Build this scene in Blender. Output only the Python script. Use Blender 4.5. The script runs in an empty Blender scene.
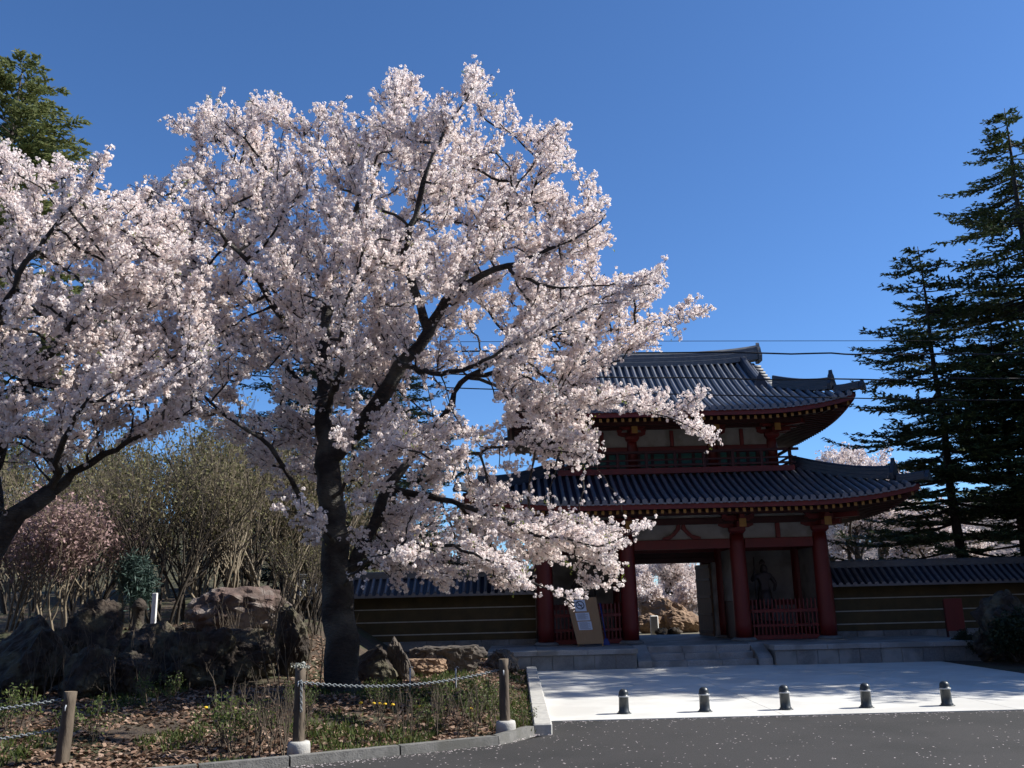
import bpy, bmesh, math, random
import numpy as np
from mathutils import Vector, Matrix, noise
from mathutils.kdtree import KDTree

R = math.radians
random.seed(7)
rng = np.random.default_rng(7)
scene = bpy.context.scene
COL = scene.collection

# ------------------------------------------------------------------ camera
FPX, TH, RO, HC = 900.0, R(13.5), R(1.4), 2.0
cam_d = bpy.data.cameras.new('camera')
cam = bpy.data.objects.new('camera', cam_d)
COL.objects.link(cam)
cam_d.sensor_width = 36.0
cam_d.lens = FPX / 1024 * 36.0
cam_d.clip_end = 3000
cam.matrix_world = Matrix.Translation((0, 0, HC)) @ Matrix.Rotation(R(90) + TH, 4, 'X') @ Matrix.Rotation(-RO, 4, 'Z')
scene.camera = cam

# ------------------------------------------------------------------ light
SUN_EL, SUN_AZ_FRONT = R(41), R(-5)         # sun to the right, almost along the gate's front
sdir = Vector((math.cos(SUN_EL) * math.cos(SUN_AZ_FRONT), -math.cos(SUN_EL) * math.sin(SUN_AZ_FRONT), math.sin(SUN_EL)))
world = bpy.data.worlds.new('World')
scene.world = world
world.use_nodes = True
nt = world.node_tree
bg = nt.nodes['Background']
sky = nt.nodes.new('ShaderNodeTexSky')
sky.sky_type = 'NISHITA'
sky.sun_disc = False
sky.sun_elevation = SUN_EL
sky.sun_rotation = math.atan2(sdir.x, sdir.y)
sky.altitude = 900
sky.air_density = 0.9
sky.dust_density = 0.5
sky.ozone_density = 2.0
tint = nt.nodes.new('ShaderNodeMixRGB'); tint.blend_type = 'MULTIPLY'; tint.inputs[0].default_value = 1.0
tint.inputs[2].default_value = (0.66, 0.99, 1.36, 1)      # clear mountain air: a deeper blue
nt.links.new(sky.outputs[0], tint.inputs[1]); nt.links.new(tint.outputs[0], bg.inputs[0])
bg.inputs[1].default_value = 0.076
sun_d = bpy.data.lights.new('sun', 'SUN')
sun_d.energy = 5.0
sun_d.angle = R(0.5)
sun_d.color = (1.0, 0.955, 0.88)
sun = bpy.data.objects.new('sun', sun_d)
COL.objects.link(sun)
sun.rotation_euler = (-sdir).to_track_quat('-Z', 'Y').to_euler()
sun.location = (20, -10, 30)
vs = scene.view_settings
vs.view_transform = 'Standard'
vs.look = 'None'
vs.gamma = 1.0
vs.exposure = 0.75

# ------------------------------------------------------------------ pixel to place
def ray(px, py):
    u = px - 512; v = 384 - py
    c, s = math.cos(RO), math.sin(RO)
    uu = u * c + v * s; vv = -u * s + v * c
    d = Vector((uu, FPX * math.cos(TH) - vv * math.sin(TH), FPX * math.sin(TH) + vv * math.cos(TH)))
    return d / d.y
def at(px, py, Y):
    r = ray(px, py)
    return Vector((r.x * Y, Y, HC + r.z * Y))

# ------------------------------------------------------------------ materials
def new_mat(name):
    m = bpy.data.materials.new(name); m.use_nodes = True
    n = m.node_tree
    return m, n, n.nodes['Principled BSDF'], n.nodes, n.links
def mat(name, c1, c2=None, scale=5.0, rough=0.7, bump=0.0, bscale=None, detail=6.0, spec=0.5, c3=None, sc3=1.0, stretch=(1, 1, 1), coord='Object', lo=0.3, hi=0.7, bdist=0.02, coat=0.0):
    m, n, p, N, L = new_mat(name)
    p.inputs['Roughness'].default_value = rough
    p.inputs['Specular IOR Level'].default_value = spec
    p.inputs['Coat Weight'].default_value = coat
    if c2 is None: c2 = tuple(x * 0.8 for x in c1)
    tc = N.new('ShaderNodeTexCoord'); mp = N.new('ShaderNodeMapping')
    mp.inputs['Scale'].default_value = stretch
    L.new(tc.outputs[coord], mp.inputs[0])
    nz = N.new('ShaderNodeTexNoise'); nz.inputs['Scale'].default_value = scale; nz.inputs['Detail'].default_value = detail
    nz.inputs['Roughness'].default_value = 0.6
    L.new(mp.outputs[0], nz.inputs['Vector'])
    cr = N.new('ShaderNodeValToRGB')
    cr.color_ramp.elements[0].position = lo; cr.color_ramp.elements[1].position = hi
    cr.color_ramp.elements[0].color = (*c2, 1); cr.color_ramp.elements[1].color = (*c1, 1)
    L.new(nz.outputs[0], cr.inputs[0])
    out = cr.outputs[0]
    if c3 is not None:
        n3 = N.new('ShaderNodeTexNoise'); n3.inputs['Scale'].default_value = sc3; n3.inputs['Detail'].default_value = 4
        L.new(tc.outputs[coord], n3.inputs['Vector'])
        r3 = N.new('ShaderNodeValToRGB'); r3.color_ramp.elements[0].position = 0.48; r3.color_ramp.elements[1].position = 0.62
        L.new(n3.outputs[0], r3.inputs[0])
        mx = N.new('ShaderNodeMixRGB'); mx.inputs[2].default_value = (*c3, 1)
        L.new(r3.outputs[0], mx.inputs[0]); L.new(out, mx.inputs[1]); out = mx.outputs[0]
    L.new(out, p.inputs['Base Color'])
    if bump:
        b = N.new('ShaderNodeBump'); b.inputs['Strength'].default_value = bump; b.inputs['Distance'].default_value = bdist
        nb = N.new('ShaderNodeTexNoise'); nb.inputs['Scale'].default_value = bscale or scale * 3; nb.inputs['Detail'].default_value = 8
        L.new(mp.outputs[0], nb.inputs['Vector']); L.new(nb.outputs[0], b.inputs['Height']); L.new(b.outputs[0], p.inputs['Normal'])
    return m
def leaf_mat(name, cols, rough=0.6, transl=0.3, spec=0.3):
    """colour picked per leaf/petal island; part of the light goes through"""
    m, n, p, N, L = new_mat(name)
    g = N.new('ShaderNodeNewGeometry'); cr = N.new('ShaderNodeValToRGB')
    cr.color_ramp.elements[0].color = (*cols[0], 1); cr.color_ramp.elements[1].color = (*cols[-1], 1)
    for i, c in enumerate(cols[1:-1]):
        e = cr.color_ramp.elements.new((i + 1) / (len(cols) - 1)); e.color = (*c, 1)
    L.new(g.outputs['Random Per Island'], cr.inputs[0])
    L.new(cr.outputs[0], p.inputs['Base Color'])
    p.inputs['Roughness'].default_value = rough; p.inputs['Specular IOR Level'].default_value = spec
    t = N.new('ShaderNodeBsdfTranslucent'); L.new(cr.outputs[0], t.inputs[0])
    mx = N.new('ShaderNodeMixShader'); mx.inputs[0].default_value = transl
    L.new(p.outputs[0], mx.inputs[1]); L.new(t.outputs[0], mx.inputs[2])
    L.new(mx.outputs[0], N['Material Output'].inputs[0])
    return m

M = {}
M['asphalt'] = mat('asphalt', (0.034, 0.032, 0.031), (0.018, 0.017, 0.017), 60, 0.85, 0.5, 180, c3=(0.017, 0.0165, 0.016), sc3=0.5, lo=0.35, hi=0.65, bdist=0.01)
M['concrete'] = mat('concrete', (0.64, 0.63, 0.59), (0.50, 0.495, 0.46), 1.3, 0.85, 0.25, 120, c3=(0.49, 0.48, 0.445), sc3=0.45, bdist=0.005)
M['kerbstone'] = mat('kerbstone', (0.48, 0.47, 0.43), (0.33, 0.32, 0.30), 9, 0.85, 0.3, 60)
M['oldkerb'] = mat('old_kerb', (0.20, 0.195, 0.18), (0.10, 0.098, 0.092), 9, 0.9, 0.5, 50, c3=(0.11, 0.108, 0.095), sc3=2)
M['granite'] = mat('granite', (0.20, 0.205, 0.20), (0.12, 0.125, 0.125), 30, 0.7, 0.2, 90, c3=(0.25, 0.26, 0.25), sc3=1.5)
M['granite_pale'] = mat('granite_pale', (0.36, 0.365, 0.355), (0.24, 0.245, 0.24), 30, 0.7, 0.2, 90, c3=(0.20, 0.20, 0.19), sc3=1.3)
M['soil'] = mat('soil', (0.085, 0.058, 0.038), (0.03, 0.022, 0.015), 4, 0.95, 0.8, 22, c3=(0.045, 0.05, 0.02), sc3=1.1, bdist=0.05)
M['farsoil'] = mat('farsoil', (0.16, 0.14, 0.10), (0.09, 0.08, 0.05), 1.5, 0.95, 0.5, 12)
M['hill'] = mat('hill', (0.20, 0.15, 0.15), (0.09, 0.08, 0.07), 0.35, 0.95, 0.9, 0.9, bdist=2.0)
M['bankwood'] = mat('bank_wood', (0.085, 0.075, 0.035), (0.03, 0.03, 0.015), 1.2, 0.95, 0.9, 3, bdist=0.5)
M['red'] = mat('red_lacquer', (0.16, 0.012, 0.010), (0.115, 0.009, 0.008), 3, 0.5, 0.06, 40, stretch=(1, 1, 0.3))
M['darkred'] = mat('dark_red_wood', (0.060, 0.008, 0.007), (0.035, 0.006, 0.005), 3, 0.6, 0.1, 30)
M['gold'] = mat('gold_paint', (0.42, 0.22, 0.05), (0.30, 0.15, 0.03), 8, 0.5)
M['plaster'] = mat('white_plaster', (0.34, 0.33, 0.31), (0.25, 0.24, 0.23), 2, 0.9, 0.05, 40, c3=(0.22, 0.21, 0.19), sc3=1.8)
M['teal'] = mat('teal_lattice', (0.03, 0.16, 0.13), (0.02, 0.11, 0.09), 5, 0.6)
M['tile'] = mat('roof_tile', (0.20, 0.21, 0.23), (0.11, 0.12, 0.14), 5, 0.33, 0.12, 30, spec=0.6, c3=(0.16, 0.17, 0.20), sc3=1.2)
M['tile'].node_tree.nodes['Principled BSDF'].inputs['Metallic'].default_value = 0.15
M['pan'] = mat('pan_tile_shade', (0.020, 0.025, 0.042), (0.012, 0.015, 0.026), 6, 0.4, 0.12, 30)  # near-black colour holds the shade between the cover-tile rows
M['ridge'] = mat('ridge_tile', (0.16, 0.165, 0.17), (0.10, 0.105, 0.11), 5, 0.55, 0.2, 25)
M['hipridge'] = mat('hip_ridge_tile', (0.035, 0.042, 0.06), (0.02, 0.025, 0.038), 5, 0.45, 0.2, 25)
M['earthwall'] = mat('earth_wall', (0.10, 0.075, 0.033), (0.065, 0.05, 0.024), 2.5, 0.95, 0.2, 30)
M['wallstripe'] = mat('wall_stripe', (0.45, 0.44, 0.38), (0.33, 0.32, 0.28), 6, 0.85)
M['board'] = mat('tan_board', (0.36, 0.22, 0.105), (0.30, 0.18, 0.085), 4, 0.7, 0.1, 40, stretch=(6, 1, 1))
M['paper'] = mat('paper', (0.66, 0.72, 0.80), (0.60, 0.66, 0.75), 3, 0.8)
M['ink'] = mat('ink', (0.05, 0.06, 0.09), (0.04, 0.05, 0.08), 3, 0.8)
M['blue'] = mat('blue_plastic', (0.015, 0.05, 0.28), (0.012, 0.04, 0.22), 3, 0.5)
M['iron'] = mat('bollard_paint', (0.030, 0.038, 0.044), (0.018, 0.024, 0.028), 14, 0.38, 0.15, 50)
M['steel'] = mat('galvanised', (0.42, 0.44, 0.46), (0.30, 0.32, 0.33), 20, 0.5)
M['chain'] = mat('chain_grey', (0.20, 0.225, 0.235), (0.13, 0.145, 0.155), 20, 0.5)
M['log'] = mat('log_bark', (0.13, 0.10, 0.07), (0.055, 0.042, 0.03), 7, 0.9, 0.9, 18, stretch=(1, 1, 0.25), bdist=0.03)
M['logend'] = mat('log_end', (0.22, 0.17, 0.11), (0.15, 0.11, 0.075), 12, 0.9)
M['bark'] = mat('cherry_bark', (0.036, 0.028, 0.023), (0.010, 0.008, 0.007), 5, 0.9, 1.0, 14, stretch=(1, 1, 2.2), bdist=0.05, c3=(0.07, 0.066, 0.055), sc3=1.6)
M['bark2'] = mat('fir_bark', (0.06, 0.045, 0.035), (0.025, 0.018, 0.015), 6, 0.9, 0.8, 14, bdist=0.04)
M['palebark'] = mat('pale_twig_bark', (0.27, 0.225, 0.16), (0.13, 0.105, 0.075), 8, 0.9)
M['drybark'] = mat('dry_stem', (0.13, 0.10, 0.07), (0.06, 0.045, 0.032), 8, 0.9)
M['darkbark'] = mat('dark_twig_bark', (0.07, 0.055, 0.04), (0.035, 0.027, 0.02), 8, 0.9)
M['rock'] = mat('rock', (0.060, 0.044, 0.033), (0.014, 0.011, 0.009), 3.5, 0.9, 1.0, 11, c3=(0.09, 0.08, 0.05), sc3=2.6, bdist=0.06)
M['rockred'] = mat('rock_red', (0.15, 0.10, 0.085), (0.05, 0.037, 0.03), 2.2, 0.9, 0.9, 7, c3=(0.24, 0.21, 0.19), sc3=1.5, bdist=0.06)
M['rocktan'] = mat('rock_tan', (0.33, 0.22, 0.14), (0.17, 0.11, 0.075), 2.2, 0.9, 0.8, 7, bdist=0.05)
M['rockgrey'] = mat('rock_grey', (0.11, 0.09, 0.072), (0.045, 0.038, 0.032), 3, 0.9, 0.9, 8, bdist=0.05)
M['whitepaint'] = mat('white_paint', (0.78, 0.78, 0.76), (0.7, 0.7, 0.68), 5, 0.6)
M['wire'] = mat('wire', (0.012, 0.013, 0.016), (0.01, 0.01, 0.012), 5, 0.6)
M['statue'] = mat('statue_wood', (0.055, 0.04, 0.035), (0.03, 0.022, 0.02), 5, 0.6, 0.3, 25)
M['doorwood'] = mat('door_wood', (0.19, 0.12, 0.075), (0.12, 0.075, 0.045), 4, 0.7, 0.1, 30, stretch=(4, 4, 0.5))
M['blossom'] = leaf_mat('cherry_blossom', [(0.82, 0.71, 0.685), (0.89, 0.81, 0.78), (0.92, 0.87, 0.84), (0.86, 0.77, 0.745), (0.94, 0.91, 0.885)], 0.75, 0.48, 0.1)
M['blossomfar'] = leaf_mat('far_blossom', [(0.58, 0.49, 0.46), (0.84, 0.76, 0.74), (0.92, 0.87, 0.84)], 0.8, 0.3, 0.1)
M['blossompink'] = leaf_mat('pink_shrub_blossom', [(0.20, 0.15, 0.115), (0.32, 0.22, 0.21), (0.44, 0.31, 0.31)], 0.8, 0.3, 0.1)
M['youngleaf'] = leaf_mat('young_leaf', [(0.16, 0.21, 0.03), (0.24, 0.30, 0.05), (0.22, 0.18, 0.05)], 0.5, 0.4)
M['needle'] = leaf_mat('fir_needle', [(0.045, 0.075, 0.032), (0.08, 0.12, 0.048), (0.14, 0.17, 0.065)], 0.5, 0.12)
M['needledark'] = leaf_mat('dark_fir_needle', [(0.018, 0.032, 0.022), (0.03, 0.05, 0.03), (0.045, 0.065, 0.035)], 0.5, 0.12)
M['larch'] = leaf_mat('pine_needle', [(0.16, 0.19, 0.08), (0.22, 0.26, 0.11), (0.29, 0.29, 0.13)], 0.6, 0.3)
M['olive'] = leaf_mat('olive_leaf', [(0.09, 0.09, 0.038), (0.14, 0.135, 0.058), (0.19, 0.165, 0.09)], 0.7, 0.3)
M['greenleaf'] = leaf_mat('green_leaf', [(0.045, 0.07, 0.02), (0.08, 0.11, 0.03), (0.13, 0.16, 0.045)], 0.6, 0.35)
M['bluegreen'] = leaf_mat('blue_green_needle', [(0.05, 0.09, 0.075), (0.09, 0.14, 0.12)], 0.6, 0.2)
M['darkleaf'] = leaf_mat('dark_leaf', [(0.015, 0.025, 0.012), (0.03, 0.045, 0.018)], 0.6, 0.15)
M['litter'] = leaf_mat('dead_leaf', [(0.09, 0.05, 0.03), (0.20, 0.12, 0.08), (0.34, 0.24, 0.18), (0.14, 0.085, 0.05), (0.05, 0.032, 0.022)], 0.8, 0.1)
M['grass'] = leaf_mat('grass_blade', [(0.04, 0.06, 0.014), (0.07, 0.10, 0.02), (0.13, 0.15, 0.05)], 0.6, 0.35)
M['petal'] = leaf_mat('fallen_petal', [(0.55, 0.48, 0.48), (0.75, 0.68, 0.68)], 0.8, 0.1)
M['yellow'] = mat('dandelion_yellow', (0.80, 0.55, 0.02), (0.7, 0.42, 0.015), 30, 0.7)

# ------------------------------------------------------------------ mesh helpers
class MB:
    def __init__(s): s.v = []; s.f = []; s.mi = []; s.sm = []
    def add(s, vs, fs, mi=0, smooth=False):
        o = len(s.v); s.v.extend([tuple(p) for p in vs])
        for f in fs: s.f.append(tuple(i + o for i in f)); s.mi.append(mi); s.sm.append(smooth)
    def box(s, x0, x1, y0, y1, z0, z1, mi=0, rot=None, piv=None):
        vs = [Vector((x, y, z)) for z in (z0, z1) for y in (y0, y1) for x in (x0, x1)]
        if rot is not None:
            piv = Vector(piv if piv is not None else ((x0 + x1) / 2, (y0 + y1) / 2, (z0 + z1) / 2))
            vs = [rot @ (p - piv) + piv for p in vs]
        s.add(vs, [(0, 2, 3, 1), (4, 5, 7, 6), (0, 1, 5, 4), (2, 6, 7, 3), (0, 4, 6, 2), (1, 3, 7, 5)], mi)
    def bbox(s, x0, x1, y0, y1, z0, z1, c=0.015, mi=0):
        """box with chamfered vertical and top edges"""
        ring = lambda k, z: [(x0 + k + c, y0 + k, z), (x1 - k - c, y0 + k, z), (x1 - k, y0 + k + c, z), (x1 - k, y1 - k - c, z), (x1 - k - c, y1 - k, z), (x0 + k + c, y1 - k, z), (x0 + k, y1 - k - c, z), (x0 + k, y0 + k + c, z)]
        vs = ring(0, z0) + ring(0, z1 - c) + ring(c, z1)
        fs = [tuple(range(7, -1, -1)), tuple(range(16, 24))]
        for r in (0, 8):
            for i in range(8): fs.append((r + i, r + (i + 1) % 8, r + 8 + (i + 1) % 8, r + 8 + i))
        s.add(vs, fs, mi)
    def tube(s, path, radii, k=8, mi=0, caps=True, smooth=True, ref=Vector((0.13, 0.97, 0.21)), jit=0.0):
        n = len(path); vs = []
        if not hasattr(radii, '__len__'): radii = [radii] * n
        for i, p in enumerate(path):
            d = (Vector(path[min(i + 1, n - 1)]) - Vector(path[max(i - 1, 0)])).normalized()
            a = ref.cross(d)
            if a.length < 0.05: a = Vector((1, 0, 0)).cross(d)
            a.normalize(); b = d.cross(a)
            for j in range(k):
                t = 2 * math.pi * j / k
                rr = radii[i]
                if jit: rr *= 1 + jit * noise.noise(Vector((math.cos(t) * 1.6, math.sin(t) * 1.6, i * 0.23))) * 2
                vs.append(Vector(p) + (a * math.cos(t) + b * math.sin(t)) * rr)
        fs = []
        for i in range(n - 1):
            for j in range(k):
                fs.append((i * k + j, i * k + (j + 1) % k, (i + 1) * k + (j + 1) % k, (i + 1) * k + j))
        s.add(vs, fs, mi, smooth)
        if caps:
            o = len(s.v) - n * k
            s.f.append(tuple(o + j for j in range(k - 1, -1, -1))); s.mi.append(mi); s.sm.append(False)
            s.f.append(tuple(o + (n - 1) * k + j for j in range(k))); s.mi.append(mi); s.sm.append(False)
    def lathe(s, cx, cy, prof, k=20, mi=0, smooth=True):
        """prof: list of (r, z), bottom to top"""
        vs = []; n = len(prof)
        for r, z in prof:
            for j in range(k):
                t = 2 * math.pi * j / k; vs.append((cx + r * math.cos(t), cy + r * math.sin(t), z))
        fs = [(i * k + j, i * k + (j + 1) % k, (i + 1) * k + (j + 1) % k, (i + 1) * k + j) for i in range(n - 1) for j in range(k)]
        fs2 = [tuple(range(k - 1, -1, -1)), tuple((n - 1) * k + j for j in range(k))]
        s.add(vs, fs, mi, smooth)
        o = len(s.v) - n * k
        for f in fs2: s.f.append(tuple(i + o for i in f)); s.mi.append(mi); s.sm.append(False)
    def prism(s, pts, y0, y1, mi=0):
        """polygon in x,z extruded along y"""
        n = len(pts)
        vs = [(x, y0, z) for x, z in pts] + [(x, y1, z) for x, z in pts]
        fs = [tuple(range(n)), tuple(range(2 * n - 1, n - 1, -1))] + [((i + 1) % n, i, n + i, n + (i + 1) % n) for i in range(n)]
        s.add(vs, fs, mi)
    def build(s, name, mats, parent=None, loc=None):
        me = bpy.data.meshes.new(name)
        if loc is not None:
            l = Vector(loc); vv = [tuple(Vector(p) - l) for p in s.v]
        else: vv = s.v
        me.from_pydata(vv, [], s.f)
        if not isinstance(mats, (list, tuple)): mats = [mats]
        for m in mats: me.materials.append(m)
        me.polygons.foreach_set('material_index', s.mi)
        me.polygons.foreach_set('use_smooth', s.sm)
        me.update()
        o = bpy.data.objects.new(name, me); COL.objects.link(o)
        if loc is not None: o.location = loc
        if parent is not None: o.parent = parent
        return o
def quads_np(name, V, mats, parent=None, loc=None, tris=False):
    """V: (n,4,3) array of separate quads"""
    k = V.shape[1]; n = V.shape[0]
    if loc is not None: V = V - np.array(loc)
    me = bpy.data.meshes.new(name)
    me.vertices.add(n * k); me.vertices.foreach_set('co', V.reshape(-1).astype(np.float32))
    me.loops.add(n * k); me.loops.foreach_set('vertex_index', np.arange(n * k, dtype=np.int32))
    me.polygons.add(n); me.polygons.foreach_set('loop_start', np.arange(0, n * k, k, dtype=np.int32))
    me.polygons.foreach_set('loop_total', np.full(n, k, dtype=np.int32))
    if not isinstance(mats, (list, tuple)): mats = [mats]
    for m in mats: me.materials.append(m)
    me.update(calc_edges=True)
    o = bpy.data.objects.new(name, me); COL.objects.link(o)
    if loc is not None: o.location = loc
    if parent is not None: o.parent = parent
    return o
def tag(o, label=None, cat=None, group=None, kind=None):
    if label: o['label'] = label
    if cat: o['category'] = cat
    if group: o['group'] = group
    if kind: o['kind'] = kind
    return o
def empty(name, loc, label, cat, group=None):
    o = bpy.data.objects.new(name, None); COL.objects.link(o); o.location = loc
    o.empty_display_size = 0.2
    return tag(o, label, cat, group)
def kid(o, parent):
    """parent a mesh built in world coordinates"""
    o.parent = parent
    o.location = Vector(o.location) - Vector(parent.location)
    return o
def copy_tree(o, parent=None):
    c = o.copy(); COL.objects.link(c); c.parent = parent
    for ch in list(o.children): copy_tree(ch, c)
    return c
def unit(n):
    v = rng.normal(size=(n, 3)); return v / np.linalg.norm(v, axis=1, keepdims=True)
def cards(C, Nn, hw, hl, twist=None, axis=None):
    """flat leaves at C with normals Nn; half width hw, half length hl; long side along axis when given"""
    n = len(C)
    if axis is None: axis = unit(n)
    a = axis - (axis * Nn).sum(1, keepdims=True) * Nn
    a /= np.linalg.norm(a, axis=1, keepdims=True) + 1e-9
    b = np.cross(Nn, a)
    hw = np.broadcast_to(np.asarray(hw, float).reshape(-1, 1), (n, 1)); hl = np.broadcast_to(np.asarray(hl, float).reshape(-1, 1), (n, 1))
    return np.stack([C - a * hl, C + b * hw - a * hl * 0.1, C + a * hl, C - b * hw - a * hl * 0.1], axis=1)
def puffs(C, q, rad, size):
    """each point of C becomes a ball of q petals"""
    n = len(C)
    nn = unit(n * q)
    cc = np.repeat(C, q, axis=0) + nn * (rad * (0.55 + 0.5 * rng.random((n * q, 1))))
    nrm = nn + 0.55 * unit(n * q); nrm /= np.linalg.norm(nrm, axis=1, keepdims=True)
    s = size * (0.75 + 0.5 * rng.random(n * q))
    return cards(cc, nrm, s * 0.8, s)
def smooth01(t): t = max(0.0, min(1.0, t)); return t * t * (3 - 2 * t)

# ================================================================== THE SETTING
# ---- terrain: garden on the left, courtyard behind the walls
EDGE = [(-30, 0.5), (-12, 8.0), (-6.0, 10.9), (-2.95, 12.28), (-0.3, 13.65), (0.22, 14.6)]
def edge_y(x):
    for (xa, ya), (xb, yb) in zip(EDGE[:-1], EDGE[1:]):
        if x <= xb: return ya + (yb - ya) * (x - xa) / (xb - xa)
    return EDGE[-1][1]
def gz(x, y):
    """height of the garden"""
    d = y - edge_y(min(x, 0.2))
    z = 0.02 + 0.42 * smooth01(d / 5.5) * smooth01((0.4 - x) / 1.5)
    z += 1.15 * smooth01((y - 19.0) / 3.5) * smooth01((-3.6 - x) / 2.5)
    z += 1.2 * smooth01((y - 26) / 10) * smooth01((-6 - x) / 4)
    z += 0.05 * noise.noise(Vector((x * 0.9, y * 0.9, 0))) * smooth01(d / 0.8)
    return z
def grid(name, xs, ys, zf, m, label, inside=None):
    mb = MB(); nx, ny = len(xs), len(ys)
    vs = [(x, y, zf(x, y)) for y in ys for x in xs]
    fs = []
    for j in range(ny - 1):
        for i in range(nx - 1):
            fs.append((j * nx + i, j * nx + i + 1, (j + 1) * nx + i + 1, (j + 1) * nx + i))
    mb.add(vs, fs, 0, True)
    o = mb.build(name, m); tag(o, label, kind='structure'); return o
# the base sheet out to the horizon
o = grid('ground', [-900, -200, -60, 0, 60, 200, 900], [-300, -40, 60, 300, 1200], lambda x, y: -0.06, M['farsoil'], 'brown open ground out to the horizon')
# road
mb = MB()
roadpts = [(-30, -25), (40, -25), (40, 16.0), (0.5, 16.0), (0.5, 14.6)] + [(x, y) for x, y in reversed(EDGE[:-1])]
mb.add([(x, y, 0.0) for x, y in roadpts], [tuple(range(len(roadpts)))])
tag(mb.build('road', M['asphalt']), 'dark grey asphalt road sprinkled with petals in front of the forecourt', kind='structure')
# forecourt slabs with fine joints (0.01 m gaps over a dark bed)
mb = MB()
mb.add([(0.5, 16.0, 0.003), (12.2, 16.0, 0.003), (14.4, 28.8, 0.003), (0.5, 28.8, 0.003)], [(0, 1, 2, 3)])
xs = [0.5, 4.43, 8.36, 13.2]; ysl = [16.0, 20.2, 24.4, 27.9]
pv = MB()
for i in range(3):
    for j in range(3):
        x0, x1 = xs[i] + 0.006, xs[i + 1] - 0.006; y0, y1 = ysl[j] + 0.006, ysl[j + 1] - 0.006
        pv.box(x0, x1, y0, y1, 0.004, 0.016)
tag(mb.build('forecourt_bed', M['granite']), kind='structure', label='grey joints under the pale forecourt slabs')
tag(pv.build('forecourt', M['concrete']), 'pale concrete forecourt before the gate, streaked by tree shadows', kind='structure')
# garden soil
gx = list(np.arange(-40, -9, 1.5)) + list(np.arange(-9, 0.21, 0.3)) + [0.2]
mb = MB(); nx = len(gx); ts = [0, 0.012, 0.03, 0.06, 0.1, 0.14, 0.18, 0.22, 0.26, 0.3, 0.34, 0.38, 0.42, 0.46, 0.5, 0.56, 0.62, 0.7, 0.8, 1]
vs = []
for t in ts:
    for x in gx:
        ye = edge_y(x) + 0.16; yf = 45 if x < 0 else 29.0
        yf = 45 if x < -1 else 29.5
        y = ye + (yf - ye) * t
        vs.append((x, y, gz(x, y)))
fs = [(j * nx + i, j * nx + i + 1, (j + 1) * nx + i + 1, (j + 1) * nx + i) for j in range(len(ts) - 1) for i in range(nx - 1)]
mb.add(vs, fs, 0, True)
tag(mb.build('garden_soil', M['soil']), 'brown leafy soil of the garden bed rising to the rocks', kind='structure')
# soil on the right, at the foot of the firs
grid('verge_soil', list(np.linspace(12.0, 40, 24)), list(np.linspace(18.2, 30.0, 14)), lambda x, y: 0.022 + 0.35 * smooth01((x - 13) / 4) + 0.04 * noise.noise(Vector((x, y, 3))), M['soil'], 'dark bare soil under the fir trees')
# courtyard behind the walls
grid('courtyard', [-60, -1.2, 0, 11, 12, 60], [30.9, 34.9, 36, 60, 110], lambda x, y: 0.5, M['farsoil'], 'sandy courtyard ground behind the gate')
# far hill
grid('hill', list(np.linspace(-40, 220, 53)), list(np.linspace(110, 260, 28)),
     lambda x, y: -2 + 25 * math.exp(-((x - 118) / 55) ** 2 - ((y - 190) / 50) ** 2) + 2.5 * noise.noise(Vector((x * 0.06, y * 0.06, 1))), M['hill'], 'wooded hillside grey with bare trees behind the right wall')

grid('hillside', list(np.linspace(-160, 160, 41)), list(np.linspace(-120, -22, 22)),  # out of view, added to cut sky fill on the gate front
     lambda x, y: -1 + 34 * smooth01((-24 - y) / 34) + 3.0 * noise.noise(Vector((x * 0.05, y * 0.05, 9))), M['hill'], 'unseen wooded slope added behind the viewer to block low sky light')
grid('bank', list(np.linspace(-120, -1, 41)), list(np.linspace(46, 110, 20)),
     lambda x, y: -0.2 + 9.0 * smooth01((y - 46) / 30) * smooth01((-1 - x) / 9) + 0.8 * noise.noise(Vector((x * 0.2, y * 0.2, 5))), M['bankwood'], 'brown-green wooded bank far behind on the left')

# kerbs
mb = MB()
for k in range(9):
    y0 = 14.62 + k * 1.36
    mb.bbox(0.20, 0.49, y0 + 0.006, y0 + 1.354, -0.03, 0.15, 0.02)
tag(mb.build('forecourt_kerb', M['kerbstone']), 'white concrete kerb between garden and forecourt', kind='structure')
mb = MB()
for (xa, ya), (xb, yb) in zip(EDGE[1:-1], EDGE[2:]):
    L_ = math.hypot(xb - xa, yb - ya); n = max(1, round(L_ / 1.2))
    for k in range(n):
        t0, t1 = k / n + 0.004, (k + 1) / n - 0.004
        ax, ay = xa + (xb - xa) * t0, ya + (yb - ya) * t0; bx_, by = xa + (xb - xa) * t1, ya + (yb - ya) * t1
        nx_, ny_ = -(yb - ya) / L_ * 0.16, (xb - xa) / L_ * 0.16
        z1 = 0.12
        vs = [(ax, ay, -0.03), (bx_, by, -0.03), (bx_ + nx_, by + ny_, -0.03), (ax + nx_, ay + ny_, -0.03),
              (ax + nx_ * .1, ay + ny_ * .1, z1), (bx_ + nx_ * .1, by + ny_ * .1, z1), (bx_ + nx_, by + ny_, z1), (ax + nx_, ay + ny_, z1)]
        mb.add(vs, [(3, 2, 1, 0), (4, 5, 6, 7), (0, 1, 5, 4), (1, 2, 6, 5), (2, 3, 7, 6), (3, 0, 4, 7)])
tag(mb.build('garden_kerb', M['oldkerb']), 'weathered grey kerb between the garden bed and the asphalt', kind='structure')

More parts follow.
